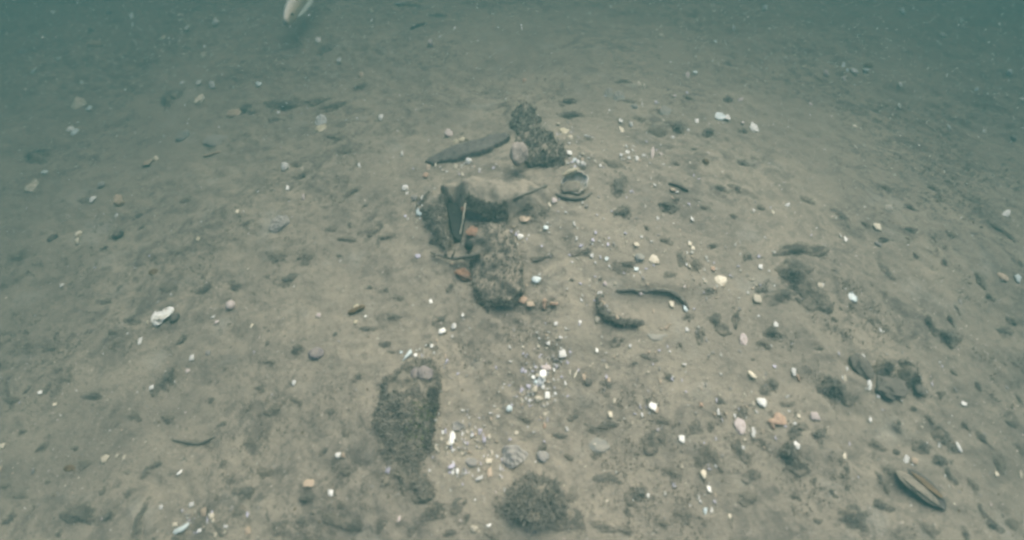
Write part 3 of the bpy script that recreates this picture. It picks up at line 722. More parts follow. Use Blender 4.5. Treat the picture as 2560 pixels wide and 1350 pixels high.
SHELLS = [
 (803, 308, 28, 26, 'W', dict(label="white ribbed fan shell standing alone on the far left slope", ribs=14, rib=.06, tilt=(.6, 0), seed=2)),
 (803, 323, 26, 18, 'Y', dict(label="yellowish shell half tucked under the white ribbed fan shell", seed=3, kind="oyster_shell", wav=.12)),
 (700, 561, 58, 30, 'S', dict(label="grey ribbed scallop half lying flat on bare silt", kind="scallop_shell", ribs=16, rib=.07, yaw=1.2, seed=4)),
 (80, 467, 28, 22, 'C', dict(label="pale triangular shell near the far left edge", seed=5, wav=.12, ribs=8)),
 (199, 262, 30, 20, 'C', dict(label="cream curved shell with a dark hollow under it, far left", seed=6, tilt=(.5, .3), wav=.1)),
 (176, 323, 16, 12, 'W', dict(label="white half of the opened shell pair on the far left", seed=7)),
 (187, 330, 16, 14, 'G', dict(label="green-white half of the opened shell pair on the far left", seed=8)),
 (501, 250, 20, 20, 'C', dict(label="cream cup shell beside the far left turf patch", up=False, seed=9)),
 (1522, 240, 20, 28, 'K', dict(label="left fan shell of the two blue-grey ribbed ones far back", kind="scallop_shell", ribs=12, rib=.08, tilt=(.3, 0), seed=10)),
 (1548, 247, 28, 28, 'K', dict(label="wider right fan shell of the two blue-grey ribbed ones far back", kind="scallop_shell", ribs=14, rib=.08, tilt=(.3, 0), seed=11)),
 (1664, 286, 32, 30, 'K', dict(label="blue-grey shell propped on dark turf, far right of the stump", tilt=(.35, .3), seed=12, wav=.1)),
 (1632, 384, 14, 26, 'P', dict(label="pink and white crescent shell between stump and far turf", tilt=(.3, .7), seed=13)),
 (1885, 320, 20, 20, 'W', dict(label="round white shell on the far right slope", seed=14, wav=.1)),
 (1800, 292, 26, 16, 'G', dict(label="flat pearly shell left of the round white shell", depth=.12, seed=15)),
 (1140, 357, 16, 12, 'Y', dict(label="bright yellow-white shell poking up behind the spindle plank", tilt=(.7, 0), seed=16)),
 (1156, 350, 18, 10, 'Y', dict(label="dull yellow shell beside the bright one behind the plank", seed=17, kind="oyster_shell", wav=.12)),
 (1410, 330, 20, 18, 'Y', dict(label="yellow knobbly oyster right of the stump", kind="oyster_shell", seed=18, wav=.16)),
 (1312, 549, 30, 17, 'T', dict(label="smooth tan clam shell right of the post's upper end", seed=19, rib=.01, elong=.8)),
 (1273, 528, 18, 24, 'G', dict(label="greenish white oyster wedged between ledge and post", kind="oyster_shell", tilt=(.6, .4), seed=20, wav=.14)),
 (1635, 650, 24, 22, 'C', dict(label="white shell with an orange side above the buried ring", seed=21, wav=.1)),
 (1800, 704, 30, 24, 'C', dict(label="cream round clam shell right of the buried ring", seed=22, tilt=(.3, -.3), ribs=10)),
 (1859, 850, 24, 26, 'P', dict(label="pink-white ridged shell between ring and black stones", seed=23, tilt=(.4, .3), ribs=9, rib=.08)),
 (1850, 1066, 28, 36, 'P', dict(label="pinkish white broad clam shell left of the orange shard", seed=24, tilt=(.3, 0), rib=.01)),
 (1357, 941, 20, 22, 'W', dict(label="biggest white valve on top of the white shell heap", seed=25, tilt=(.3, .4), dz=.012)),
 (1145, 1066, 30, 20, 'S', dict(label="grey oyster at the back of the chips right of the log", kind="oyster_shell", seed=26, wav=.15, up=False)),
 (1282, 1142, 66, 52, 'S', dict(label="big grey ridged oyster between log and round boulder", kind="oyster_shell", ribs=9, rib=.10, seed=27, wav=.14, tilt=(.2, -.25), yaw=.4)),
 (1945, 1050, 54, 22, 'O', dict(label="orange crooked shell shard above the turfy balls", kind="oyster_shell", seed=28, wav=.25, tilt=(.4, .2), yaw=.2)),
 (408, 790, 64, 34, 'W', dict(label="whitish grey oyster with a raised dark edge on the left silt", kind="oyster_shell", ribs=7, rib=.10, seed=29, wav=.2, tilt=(.2, -.35), yaw=-.5, cat="oyster")),
]
for px, py, w, h, c, kw in SHELLS:
    shell(px, py, w, h, c, "", **kw)
# that oyster's shade is a dark lump, added among the stones
v, f = cone_shell(1)
s = mpp(1475, 347)
o = obj("snail_shell", mesh_np("snail_shell", v * np.array([.5 * 28 * s, .5 * 24 * s, .5 * 24 * s]), f), M['W'])
o.location = tuple(at(1475, 347) + np.array([0, 0, .008])); o.rotation_euler = (0, 0, -.12)
tag(o, "bright white pointed snail shell right of the stump", "snail shell")
v, f = flake(77)
s = mpp(1030, 878)
o = obj("razor_shell", mesh_np("razor_shell", v * np.array([.034, .0055, .006]), f), M['G'])
o.location = tuple(at(1030, 878) + np.array([0, 0, .004])); o.rotation_euler = (.1, 0, .95)
tag(o, "long bright silvery razor shell just behind the log", "razor shell")

# hollow oyster beside the ledge: a deep cup, mouth up
def bowl(seed, n=40, m=10, thick=.10):
    r = np.random.default_rng(seed); ph = r.uniform(0, 6, 4); V, F = [], []
    for layer in (0, 1):
        for i in range(m + 1):
            t = i / m
            for k in range(n):
                a = 2 * math.pi * k / n
                q_ = 1 + .07 * math.sin(3 * a + ph[0]) + .05 * math.sin(7 * a + ph[1]) + .03 * math.sin(13 * a + ph[2])
                rr_ = math.sin(t * math.pi / 2) * q_ * (1 - layer * thick)
                V.append((math.cos(a) * rr_, math.sin(a) * rr_, -math.cos(t * math.pi / 2) * (1 - layer * thick * 1.5) * .8 + .06 * math.sin(5 * a + ph[3]) * t))
    off = (m + 1) * n
    for i in range(m):
        for k in range(n):
            a, b = i * n + k, i * n + (k + 1) % n
            F.append((a, a + n, b + n, b)); F.append((off + a, off + b, off + b + n, off + a + n))
    for k in range(n):
        a, b = m * n + k, m * n + (k + 1) % n
        F.append((a, off + a, off + b, b))
    return np.array(V), F
v, f = bowl(3)
s = mpp(1438, 462)
o = obj("hollow_oyster", mesh_np("hollow_oyster", v * np.array([33 * s, 30 * s, 24 * s]), f), material("silted_shell", (.27, .25, .19), (.44, .41, .33), 60, .8, .5, c3=(.55, .54, .47), s3=40, silt=.6))
o.location = tuple(at(1437, 466) + np.array([0, 0, .018])); o.rotation_euler = (.25, -.2, .3)
tag(o, "hollow cup-shaped oyster with a white rim at the right end of the ledge", "oyster")
lump_obj("silt_fill", np.array(o.location) + np.array([-.016, -.012, -.004]), (.026, .024, .008), MAT_SILTY, 350, parent=o)
lump_obj("yellow_growth", np.array(o.location) + np.array([-.004, .030, .014]), (.024, .010, .011), M['Y'], 351, parent=o)
for ch in o.children: ch.rotation_euler = (0, 0, 0)
o = tube_obj("worm_tube", [at(a, b, z) for a, b, z in ((1388, 484, .000), (1405, 492, .004), (1432, 497, .005), (1460, 494, .004), (1480, 482, .000))], .0050, MAT_TURF, 44, 30, taper=ends)
tag(o, "dark curved worm tube hugging the front of the hollow oyster", "worm tube")

# long open mussel on the right
mp = [at(a, b) for a, b in ((2240, 1172), (2362, 1275))]
ctr = (mp[0] + mp[1]) / 2; dv = mp[1] - mp[0]; mlen = np.linalg.norm(dv[:2])
def mussel(L_, W_, D_, n=36, m=12, thick=.0035):
    V, F = [], []
    for layer in (0, 1):
        for i in range(n + 1):
            t = i / n; wd = W_ * (math.sin(math.pi * t) ** .55) * (1 - .15 * t) + .0005
            for k in range(m + 1):
                u = -1 + 2 * k / m
                V.append(((t - .5) * L_, u * wd + .006 * math.sin(math.pi * t), D_ * (u * u) * math.sin(math.pi * t) ** .5 + layer * -thick))
    off = (n + 1) * (m + 1)
    for i in range(n):
        for k in range(m):
            a = i * (m + 1) + k
            F.append((a, a + m + 1, a + m + 2, a + 1)); F.append((off + a, off + a + 1, off + a + m + 2, off + a + m + 1))
    for i in range(n):
        for k in (0, m):
            a = i * (m + 1) + k
            F.append((a, a + m + 1, off + a + m + 1, off + a))
    for i in (0, n):
        for k in range(m):
            a = i * (m + 1) + k; F.append((a, a + 1, off + a + 1, off + a))
    return np.array(V), F
v, f = mussel(mlen * 1.0, .027, .010)
mus = obj("mussel_shell", mesh_np("mussel_shell", v, f), MAT_MUSSEL)
mus.location = tuple(ctr + np.array([0, 0, .001])); mus.rotation_euler = (-.20, 0, math.atan2(dv[1], dv[0]))
tag(mus, "long open mussel shell with a dark rim and brown lining on the right", "mussel")
v, f = lump(360, .2, .1)
ln = obj("lining", mesh_np("lining", v * np.array([mlen * .32, .009, .003]), f), M['B'], mus); ln.location = (.004, .014, .009)
v, f = lump(361, .2, .1)
ln = obj("silt_fill", mesh_np("silt_fill", v * np.array([mlen * .42, .019, .006]), f), MAT_SILT, mus); ln.location = (-.006, -.005, .002)

# ------------------------------------------------------------------ stones, pebbles
def stone(px, py, w, h, c, label=None, name="pebble", words=None, tall=.6, seed=None, rough=.35, fine=.1, yaw=0, hi=False, group=None, dz=0):
    s = mpp(px, py); e = elev_sin(px, py)
    seed = int(rng.integers(1000, 9000)) if seed is None else seed
    sx, sy = w * s * .5, h * s * .5 / max(e, .5) ** .6
    o = lump_obj(name, (0, 0, 0), (sx, sy, min(sx, sy) * tall), M[c] if isinstance(c, str) else c, seed, rough=rough, fine=fine, hi=hi)
    g = at(px, py); o.location = (g[0], g[1], g[2] + min(sx, sy) * tall * .35 + dz); o.rotation_euler = (0, 0, yaw)
    if label: tag(o, label, "stone" if name == "stone" else "pebble", group)
    else:
        o['category'] = "stone" if name == "stone" else "pebble"; AUTO.append((o, words or f"{CW[c]} pebble", (px, py)))
        if group: o['group'] = group
    return o
stone(578, 766, 22, 22, 'P', "smooth pink ball lying alone on the left silt", "round_stone", tall=1, rough=.08, fine=.03)
stone(438, 796, 22, 22, 'D', "dark lump standing for the shade under the raised end of the whitish oyster", "stone")  # dark lump put in as the oyster's shadow
stone(790, 886, 38, 30, 'U', "purple-grey lump beside a dark turf tuft", "stone", hi=True)
stone(585, 287, 36, 20, 'T', "tan-pink stone lying far left of the white fan shell", "stone")
stone(458, 341, 24, 26, 'K', "round blue-grey pebble far left beside a pale flat stone", "pebble")
stone(545, 352, 66, 28, 'K', "flat pale blue-grey stone far left", "stone", tall=.2)
stone(297, 588, 22, 24, 'D', "dark greenish pebble between pale shell and oyster on the left", "pebble", tall=.8)
stone(135, 595, 18, 16, 'D', "small dark pebble left of the cream pebble", "pebble")
stone(199, 587, 14, 16, 'C', "cream pebble with its dark side turned right", "pebble", tall=.9)
stone(1500, 1110, 58, 42, 'K', "smooth blue-grey stone half sunk right of the big grey oyster", "stone", tall=.2, hi=True, dz=-.004, rough=.5, fine=.15)
stone(1358, 1142, 30, 28, 'S', "round pale grey pebble beside the big grey oyster", "pebble", tall=.6)
stone(1180, 1156, 30, 22, 'S', "grey flat pebble among the chips right of the log", "pebble", tall=.4)
stone(1470, 955, 22, 18, 'D', "dark pebble right of the white shell heap", "pebble")
stone(1600, 646, 22, 22, 'K', "blue-grey pebble above the buried ring", "pebble")
stone(1640, 832, 70, 30, 'K', "pale blue-grey slab just showing below the buried ring", "stone", tall=.12, dz=-.003, rough=.5)
stone(2130, 742, 20, 26, 'G', "pearly blue-green pebble right of the broad turf mound", "pebble", tall=.3)
stone(1763, 407, 14, 12, 'B', "olive brown pebble on the far right slope", "pebble", tall=.8)
stone(2170, 166, 26, 10, 'B', "brown elongated pebble far back on the right", "pebble")
stone(2505, 694, 18, 16, 'T', "tan pebble by the right edge", "pebble")
stone(175, 1170, 28, 16, 'B', "olive brown pebble at the lower left", "pebble")
stone(1585, 268, 22, 14, 'K', "blue-grey pebble beside the two fan shells", "pebble", tall=.5)
stone(1045, 640, 16, 11, 'L', "small lilac pebble left of the forked twig", "pebble", tall=.5)
stone(385, 681, 26, 14, 'B', "flat brown pebble above the whitish oyster", "pebble", tall=.4)
stone(2192, 612, 16, 12, 'S', "grey pebble on the right slope beyond the turf mound", "pebble")
stone(2152, 920, 46, 58, 'D', "smooth dark stone at the left end of the black stone pile", "stone", hi=True, group="black stones piled on the right", tall=.5, seed=2003, rough=.3)
stone(2215, 968, 70, 40, 'D', "low wide dark stone at the front of the black stone pile", "stone", hi=True, group="black stones piled on the right", tall=.5, seed=2011, rough=.6, fine=.2)
stone(2292, 968, 30, 26, 'D', "small dark stone at the right foot of the black stone pile", "stone", hi=True, group="black stones piled on the right", tall=.5, seed=2023, rough=.5)
# ------------------------------------------------------------------ turf-covered lumps
TURF_MESH = {}
def turf_meshes(k, big=False):
    if (k, big) in TURF_MESH: return TURF_MESH[(k, big)]
    r_ = np.random.default_rng(60 + k)
    ph = r_.uniform(0, 6.28, 4)
    def reach(a):                                     # ragged outline
        return 1 + .22 * np.sin(2 * a + ph[0]) + .16 * np.sin(3 * a + ph[1]) + .12 * np.sin(5 * a + ph[2]) + .08 * np.sin(9 * a + ph[3])
    V, F = [(0, 0, .9)], []; na, nr = 44, 13
    for i in range(1, nr + 1):
        for j in range(na):
            a = 2 * math.pi * j / na; t = i / nr; q_ = t * float(reach(a)) * 1.25
            V.append((math.cos(a) * q_, math.sin(a) * q_, 0))
    V = np.array(V); rr_ = np.hypot(V[:, 0], V[:, 1])
    t = rr_ / (1.25 * reach(np.arctan2(V[:, 1], V[:, 0])))
    V[:, 2] = .95 * np.exp(-(t / .55) ** 2) - .22 + (.45 * vnoise(V[:, 0], V[:, 1], .5, 200 + k) + .3 * vnoise(V[:, 0], V[:, 1], .2, 210 + k)) * (1 - t * t)
    V[t > .97, 2] = -.6
    for j in range(na):
        F.append((0, 1 + j, 1 + (j + 1) % na))
        for i in range(nr - 1):
            a = 1 + i * na + j; b_ = 1 + i * na + (j + 1) % na
            F.append((a, a + na, b_ + na, b_))
    base = mesh_np("turf_clump", V, F); base.materials.append(MAT_MOUND)
    n = 2600 if big else 620; a = r_.uniform(0, 6.28, n); t = np.abs(r_.normal(0, .52, n)); t = np.where(t > 1.25, r_.random(n), t)
    q_ = t * reach(a); X_, Y_ = np.cos(a) * q_, np.sin(a) * q_
    keep = vnoise(X_, Y_, .45, 300 + k) > -.16
    pts = [np.array([x, y, max(-.05, .95 * math.exp(-(tt / .62) ** 2) - .22)]) for x, y, tt, kk in zip(X_, Y_, t, keep) if kk]
    v, f = blades(pts, .20 if big else .36, .019 if big else .045, 70 + k, lean=1.3)
    fm = mesh_np("turf", v, f); fm.materials.append(MAT_TURF if k % 2 == 0 else MAT_TURF_PALE)
    TURF_MESH[(k, big)] = (base, fm); return TURF_MESH[(k, big)]
TURF_N = [0]
def turf(px, py, w, h, label=None, tall=.45, dark=True, yaw=None, over=None):
    s = mpp(px, py); e = elev_sin(px, py); TURF_N[0] += 1
    k = (TURF_N[0] * 2 + (0 if dark else 1)) % 8
    base, fm = turf_meshes(k, w >= 84)
    sx, sy = w * s * .42, h * s * .42 / max(e, .5) ** .8
    sz = min(sx, sy) * tall + .003
    o = obj("turf_clump", base); g = at(px, py)
    o.location = (g[0], g[1], g[2] - sz * .05); o.scale = (sx, sy, sz)
    o.rotation_euler = (0, 0, rng.uniform(-.25, .25) + (math.pi if rng.random() < .5 else 0) if yaw is None else yaw)
    if over is not None:
        fm = fm.copy(); fm.materials[0] = over
    t_ = obj("turf", fm, None, o)
    o['group'] = 'turf clumps scattered over the silt'
    if label: tag(o, label, "turf clump", o['group'])
    else:
        o['category'] = 'turf clump'
        size = 'tiny' if max(w, h) * s < .02 else 'small' if max(w, h) * s < .04 else 'broad' if max(w, h) * s > .075 else 'middling'
        shp = 'long' if max(w, h) > 1.9 * min(w, h) else 'round'
        AUTO.append((o, f"{size} {shp} {'dark' if dark else 'silted'} turf clump", (px, py)))
    return o
# the big round boulder nearest to the viewer
bo = stone(1344, 1258, 112, 88, MAT_LOG, "big round boulder under dense dark turf, nearest to the viewer", "boulder", tall=.42, hi=True, seed=2107, rough=.38, fine=.22)
bo['category'] = 'boulder'
sc = mpp(1342, 1258); r_ = np.random.default_rng(120)
bv = np.array([v_.co[:] for v_ in bo.data.vertices]); bn = np.array([v_.normal[:] for v_ in bo.data.vertices])
up_ = np.nonzero((bv[:, 2] > -.012) & (n3(bv * 30, .9, 5) > -.75))[0]
sel = r_.choice(up_, 1700)
v, f = blades([bv[q_] + r_.normal(0, .0025, 3) for q_ in sel], .014, .0013, 121, lean=1.1, normals=[bn[q_] for q_ in sel]); obj("turf", mesh_np("turf", v, f), MAT_TURF, bo)
turf(1385, 1285, 70, 60, "dark turf shoulder on the right flank of the big round boulder", .7, over=MAT_DARKTURF)
turf(2206, 925, 92, 60, "ragged dark turf over the middle of the black stone pile", 1.0, over=MAT_DARKTURF)
turf(2268, 938, 86, 78, "ragged dark turf over the right end of the black stone pile", 1.0, over=MAT_DARKTURF)
NAMED_TURF = [
 (2080, 970, 66, 62, "furry round ball of turf left of the black stone pile", .8), (1975, 1135, 66, 58, "furry turf ball in front of the orange shard", .8),
 (2040, 1088, 60, 30, "arched dark turf right of the turf ball, under the pink shell", .6), (1990, 1072, 56, 20, "dark turf arch tucked under the orange shard", .6),
 (1985, 625, 110, 34, "dark turf crest along the top of the broad turf mound", .5), (1995, 690, 110, 90, "main hump of the broad turf mound on the right", .5), (1960, 735, 80, 40, "front toe of the broad turf mound", .4), (1905, 722, 40, 22, "small turf bump left of the broad turf mound", .4),
 (2360, 840, 56, 30, "dark oval turf clump at the right, lowest of its three", .6), (2324, 805, 24, 36, "upright turf clump at the right, left one of three", .5), (2372, 800, 26, 24, "turf clump at the right, upper one of three", .5),
 (2125, 1285, 92, 44, "long dark turf bank at the lower right in front of the mussel", .5), (2198, 1262, 44, 26, "turf tuft between the long turf bank and the mussel", .4),
 (742, 872, 48, 30, "dark turf tuft left of the purple-grey lump", .5), (432, 938, 54, 62, "dark upright turf clump left of the purple-grey lump", .5), (455, 852, 34, 26, "dark turf clump below the whitish oyster", .5),
 (215, 1290, 86, 40, "dark turf bank at the lower left corner area", .5), (350, 1298, 26, 60, "narrow dark turf ridge at the lower left", .5), (280, 1288, 40, 34, "turf clump between the dark bank and the narrow ridge", .5),
 (430, 245, 62, 40, "faint dark turf patch beside the far left cream cup shell", .4), (720, 266, 84, 36, "dark turf patch left of the white ribbed fan shell", .4), (95, 392, 80, 40, "dark turf mound near the far left edge", .4),
 (1545, 470, 54, 90, "tall turf strip right of the hollow oyster", .4), (1556, 530, 52, 30, "dark turf cap at the near end of the turf strip", .5), (1665, 515, 44, 24, "dark turf clump right of the turf strip", .5),
 (1330, 515, 110, 56, "sloping turf apron under the right end of the ledge", .5), (1565, 664, 64, 28, "dark turf pad with white chips above the buried ring", .4), (1462, 628, 54, 18, "low turf line right of the timber post", .4),
 (1430, 289, 64, 24, "dark flat turf right of the stump, nearer of two", .4), (1430, 256, 54, 20, "dark flat turf right of the stump, farther of two", .4), (1772, 332, 54, 24, "dark turf on the far right slope left of the round white shell", .4),
 (1085, 1272, 60, 36, "olive turf lump at the near end of the log", .6), (895, 1310, 52, 36, "round dark turf clump left of the log's near end", .6), (1690, 320, 44, 30, "dark turf under the blue-grey propped shell", .5),
 (1600, 1228, 60, 44, "dark turf pad with two white chips right of the round boulder", .5), (2345, 1090, 66, 50, "dark turf clump above the mussel", .5), (2345, 1150, 44, 28, "dark turf clump right of the white chip above the mussel", .5),
 (1935, 830, 46, 30, "dark turf clump left of the black stone pile, by a white sliver", .5), (1040, 915, 60, 26, "brownish turf behind the log's far end", .5),
]
for x, y, w, h, lab, tl in NAMED_TURF:
    turf(x, y, w * 1.25, h * 1.25, lab, tl)
TURFS = """
1030,14,70,16 1100,40,40,16 620,275,50,26 760,440,30,20 745,412,26,18 690,300,30,18 850,345,44,20 905,215,40,18 820,120,40,18 810,250,60,14 870,380,40,22 850,262,60,18 770,640,40,26
213,502,28,16 50,640,44,24 455,628,34,26 510,692,16,14 265,620,14,10 350,540,26,14 355,570,16,10 300,718,14,10 520,720,34,26 590,715,40,22 430,720,40,20 290,830,28,12 270,755,30,12 335,797,36,14 620,560,30,14 470,500,24,16 130,870,40,14 420,1045,26,12
890,478,32,18 945,572,36,26 980,590,30,18 875,562,12,10 915,515,14,10 950,600,16,22 850,640,14,8 968,725,14,12 925,718,22,12 1000,745,44,14 915,822,36,16 985,790,30,12 1105,798,44,26 830,575,36,20 880,600,40,14 700,640,50,30 720,700,60,30 670,690,14,12 840,835,12,12 670,855,10,12 1130,715,20,18 1075,860,20,14 680,905,24,14 655,970,30,14 690,1020,30,24 745,1000,40,14
1460,420,14,20 1525,410,50,22 1640,335,44,34 1605,300,30,16 1570,255,30,14 1720,245,20,12 1860,330,24,18 1850,410,36,16 1735,375,14,10 1820,160,18,12 1820,250,26,16 1690,410,24,14 1560,205,30,14 1405,265,14,10
1700,640,24,34 1870,640,24,16 1780,615,26,12 1615,570,14,12 1740,660,22,26 1660,600,30,18 1800,470,30,18 1830,540,20,14 1690,500,18,10 1370,640,60,14 1430,700,12,10 1795,800,40,40 1840,790,20,28 1750,830,30,30 1910,855,20,22 1700,860,10,14 1500,700,14,12 1670,690,40,14 1690,750,20,16 1770,725,34,12 1720,790,30,14 1545,850,40,18 1610,890,40,18 1840,470,26,14 1900,520,18,12 1760,520,22,12
2010,500,34,18 2100,540,30,24 2118,567,14,10 2160,560,20,14 2270,575,30,14 2490,570,28,20 2430,500,30,14 2530,600,16,18 2210,600,26,14 2445,690,22,26 2360,655,14,12 2210,680,36,26 2085,798,14,14 2125,762,10,10 2180,800,12,12 2100,770,8,10 2050,870,20,14 2105,835,10,18 2500,828,50,16 2390,770,12,14 2530,800,20,12 2440,960,18,16 2550,660,14,24 2210,470,20,14 2330,470,24,16 2275,520,30,14 2380,590,24,16 2290,640,20,14 2470,740,18,14
170,945,38,18 120,970,18,26 70,976,16,12 240,990,44,14 340,1040,34,14 108,1118,22,12 175,1080,16,12 190,1120,20,12 35,1000,40,14 55,1080,20,10 370,1180,28,16 320,1180,16,16 490,1108,40,14 12,1215,20,12 20,1300,30,20 120,1205,16,10 150,1335,20,14 500,1302,34,24 548,1316,36,22 620,1228,44,30 600,1280,30,18 400,1160,36,16 560,1160,22,16 350,1050,16,10 50,1240,40,12 440,1345,34,14 660,1180,30,18 560,1060,18,12 260,1230,22,14 220,1160,36,16 330,1230,30,12 530,1000,14,14
830,1290,40,24 815,1125,24,14 855,1260,20,12 780,1240,36,22 760,1300,30,20 700,1310,30,22 970,985,16,14 965,860,20,16 980,880,16,10 900,940,26,16 1150,1255,48,28 1255,1270,30,40 1240,1340,30,20 1170,1290,16,20 870,1080,20,24 830,1030,20,20 870,1180,24,14 1030,1320,36,18 960,1310,28,20 1130,1330,26,16
1670,940,28,18 1588,908,30,14 1640,1092,50,44 1500,1195,60,20 1540,1200,34,16 1430,1232,26,34 1430,1290,60,40 1500,1310,60,24 1565,1325,40,18 1870,1240,44,28 1780,1130,36,50 1750,1150,24,30 1425,1145,24,16 1490,1136,30,14 1910,975,28,20 1930,960,22,26 1850,1120,26,40 1880,1180,40,26 1660,1050,34,18 1530,1060,40,18 1480,1070,30,16 1620,1000,16,12 1740,1060,30,30 1800,1000,20,20 1690,1180,40,26 1780,1060,18,22 1860,1030,24,16 1400,1090,40,18 1320,1050,30,14 1440,1040,30,14 1360,1120,24,16 1520,960,24,22 1570,1280,26,14 1720,1290,30,18 1660,1310,34,14 1880,900,24,14
2190,1110,28,16 2245,1060,20,16 2320,1042,22,14 2285,1022,14,12 2195,1190,20,18 2100,1150,20,16 2115,1165,16,18 2240,1130,22,14 2300,1110,40,24 2220,1170,30,20 2260,1200,14,24 2210,1215,14,24 2370,1180,24,30 2410,1335,26,18 2320,1325,40,24 2480,1310,30,22 2450,1270,20,20 2530,1310,36,24 2490,1150,26,30 2520,1060,30,16 2460,1100,22,24 2545,1000,16,24 2430,1210,20,22 2550,1120,18,22 2080,1230,20,14 2035,1200,18,12 1990,1240,24,14 2040,1300,20,14 2380,930,16,14 2350,985,20,14 2410,1060,18,16 1960,1010,30,20
"""
r_d = np.random.default_rng(15)
for tok in TURFS.split():
    x, y, w, h = [float(q_) for q_ in tok.split(',')]
    turf(x, y, w * 1.35, h * 1.35, None, float(r_d.uniform(.16, .34)), dark=bool(r_d.random() < .55))

# ------------------------------------------------------------------ the fish
def fish():
    hx = at(714, 58, .13); tx = at(800, -66, .13)
    d = tx - hx; L_ = np.linalg.norm(d); ux = d / L_
    n, m = 40, 20; V, F = [], []
    prof = lambda t: (.17 * (math.sin(math.pi * min(1, t * 1.02 + .02)) ** .62) * (1 - .62 * t) + .012) if t < 1 else .01
    cx = []
    for i in range(n + 1):
        t = i / n; w = prof(t) * .34; h = prof(t) * .46
        bend = .03 * math.sin(t * 4.0)
        for k in range(m):
            a = 2 * math.pi * k / m
            V.append(np.array([t, math.cos(a) * w + bend, math.sin(a) * h * (1.1 if math.sin(a) < 0 else .95)]) * L_)
    for i in range(n):
        for k in range(m):
            F.append((i * m + k, i * m + (k + 1) % m, (i + 1) * m + (k + 1) % m, (i + 1) * m + k))
    F.append(tuple(range(m - 1, -1, -1))); F.append(tuple(range(n * m, n * m + m)))
    mt = bpy.data.materials.new("fish_skin"); mt.use_nodes = True; nt = mt.node_tree; N = nt.nodes; b = N["Principled BSDF"]
    b.inputs["Roughness"].default_value = .45
    tc = N.new("ShaderNodeTexCoord"); sx = N.new("ShaderNodeSeparateXYZ"); nt.links.new(tc.outputs["Object"], sx.inputs[0])
    nz = N.new("ShaderNodeTexNoise"); nz.inputs["Scale"].default_value = 60; nt.links.new(tc.outputs["Object"], nz.inputs["Vector"])
    ad = N.new("ShaderNodeMath"); ad.operation = 'MULTIPLY_ADD'; nt.links.new(nz.outputs["Fac"], ad.inputs[0]); ad.inputs[1].default_value = .012; nt.links.new(sx.outputs["Y"], ad.inputs[2])
    mr = N.new("ShaderNodeMapRange"); mr.inputs[1].default_value = -.032; mr.inputs[2].default_value = .040; nt.links.new(ad.outputs[0], mr.inputs[0])
    rp = N.new("ShaderNodeValToRGB"); e_ = rp.color_ramp.elements
    e_[0].position = 0; e_[0].color = (.45, .42, .34, 1); e_[1].position = 1; e_[1].color = (.55, .56, .50, 1)
    for p_, c_ in ((.16, (.40, .36, .28, 1)), (.22, (.10, .085, .06, 1)), (.30, (.45, .37, .24, 1)), (.5, (.52, .45, .35, 1)), (.62, (.62, .56, .46, 1))):
        q_ = e_.new(p_); q_.color = c_
    nt.links.new(mr.outputs[0], rp.inputs[0]); nt.links.new(rp.outputs[0], b.inputs["Base Color"])
    o = obj("fish", mesh_np("fish", V, F), mt)
    o.location = tuple(hx); o.rotation_euler = (0, -math.asin(ux[2]), math.atan2(ux[1], ux[0]))
    tag(o, "slender tan fish swimming just over the silt at the top edge", "fish")
    fin = material("fish_fin", (.26, .29, .24), (.38, .41, .35), 40, .6, .2)
    def fin_mesh(pts, th=.0016):
        n_ = len(pts); p = np.array(pts, float) * L_
        nrm = np.cross(p[1] - p[0], p[-1] - p[0]); nrm /= np.linalg.norm(nrm)
        v_ = list(p + nrm * th) + list(p - nrm * th)
        f_ = [tuple(range(n_)), tuple(range(2 * n_ - 1, n_ - 1, -1))] + [(i, i + n_, (i + 1) % n_ + n_, (i + 1) % n_) for i in range(n_)]
        return v_, f_
    for nm, pts in (("pectoral_fin", [(.14, -.040, -.01), (.17, -.062, -.015), (.36, -.080, -.02), (.66, -.068, -.02), (.68, -.045, -.015), (.36, -.040, -.012)]),
                    ("dorsal_fin", [(.30, .012, .06), (.36, .018, .10), (.55, .025, .10), (.75, .012, .06), (.70, .012, .03), (.45, .025, .055)]),
                    ("tail_fin", [(.97, 0, .015), (1.12, .0, .075), (1.15, .0, .0), (1.12, 0, -.07), (.97, 0, -.012)])):
        v_, f_ = fin_mesh(pts); obj(nm, mesh_np(nm, v_, f_, False), fin, o)
    for s_ in (-1, 1):
        v_, f_ = lump(12, 0, 0)
        e2 = obj("eye", mesh_np("eye", v_ * .006, f_), MAT_BLACK, o); e2.location = (L_ * .085, s_ * L_ * .034, L_ * .026)
fish()

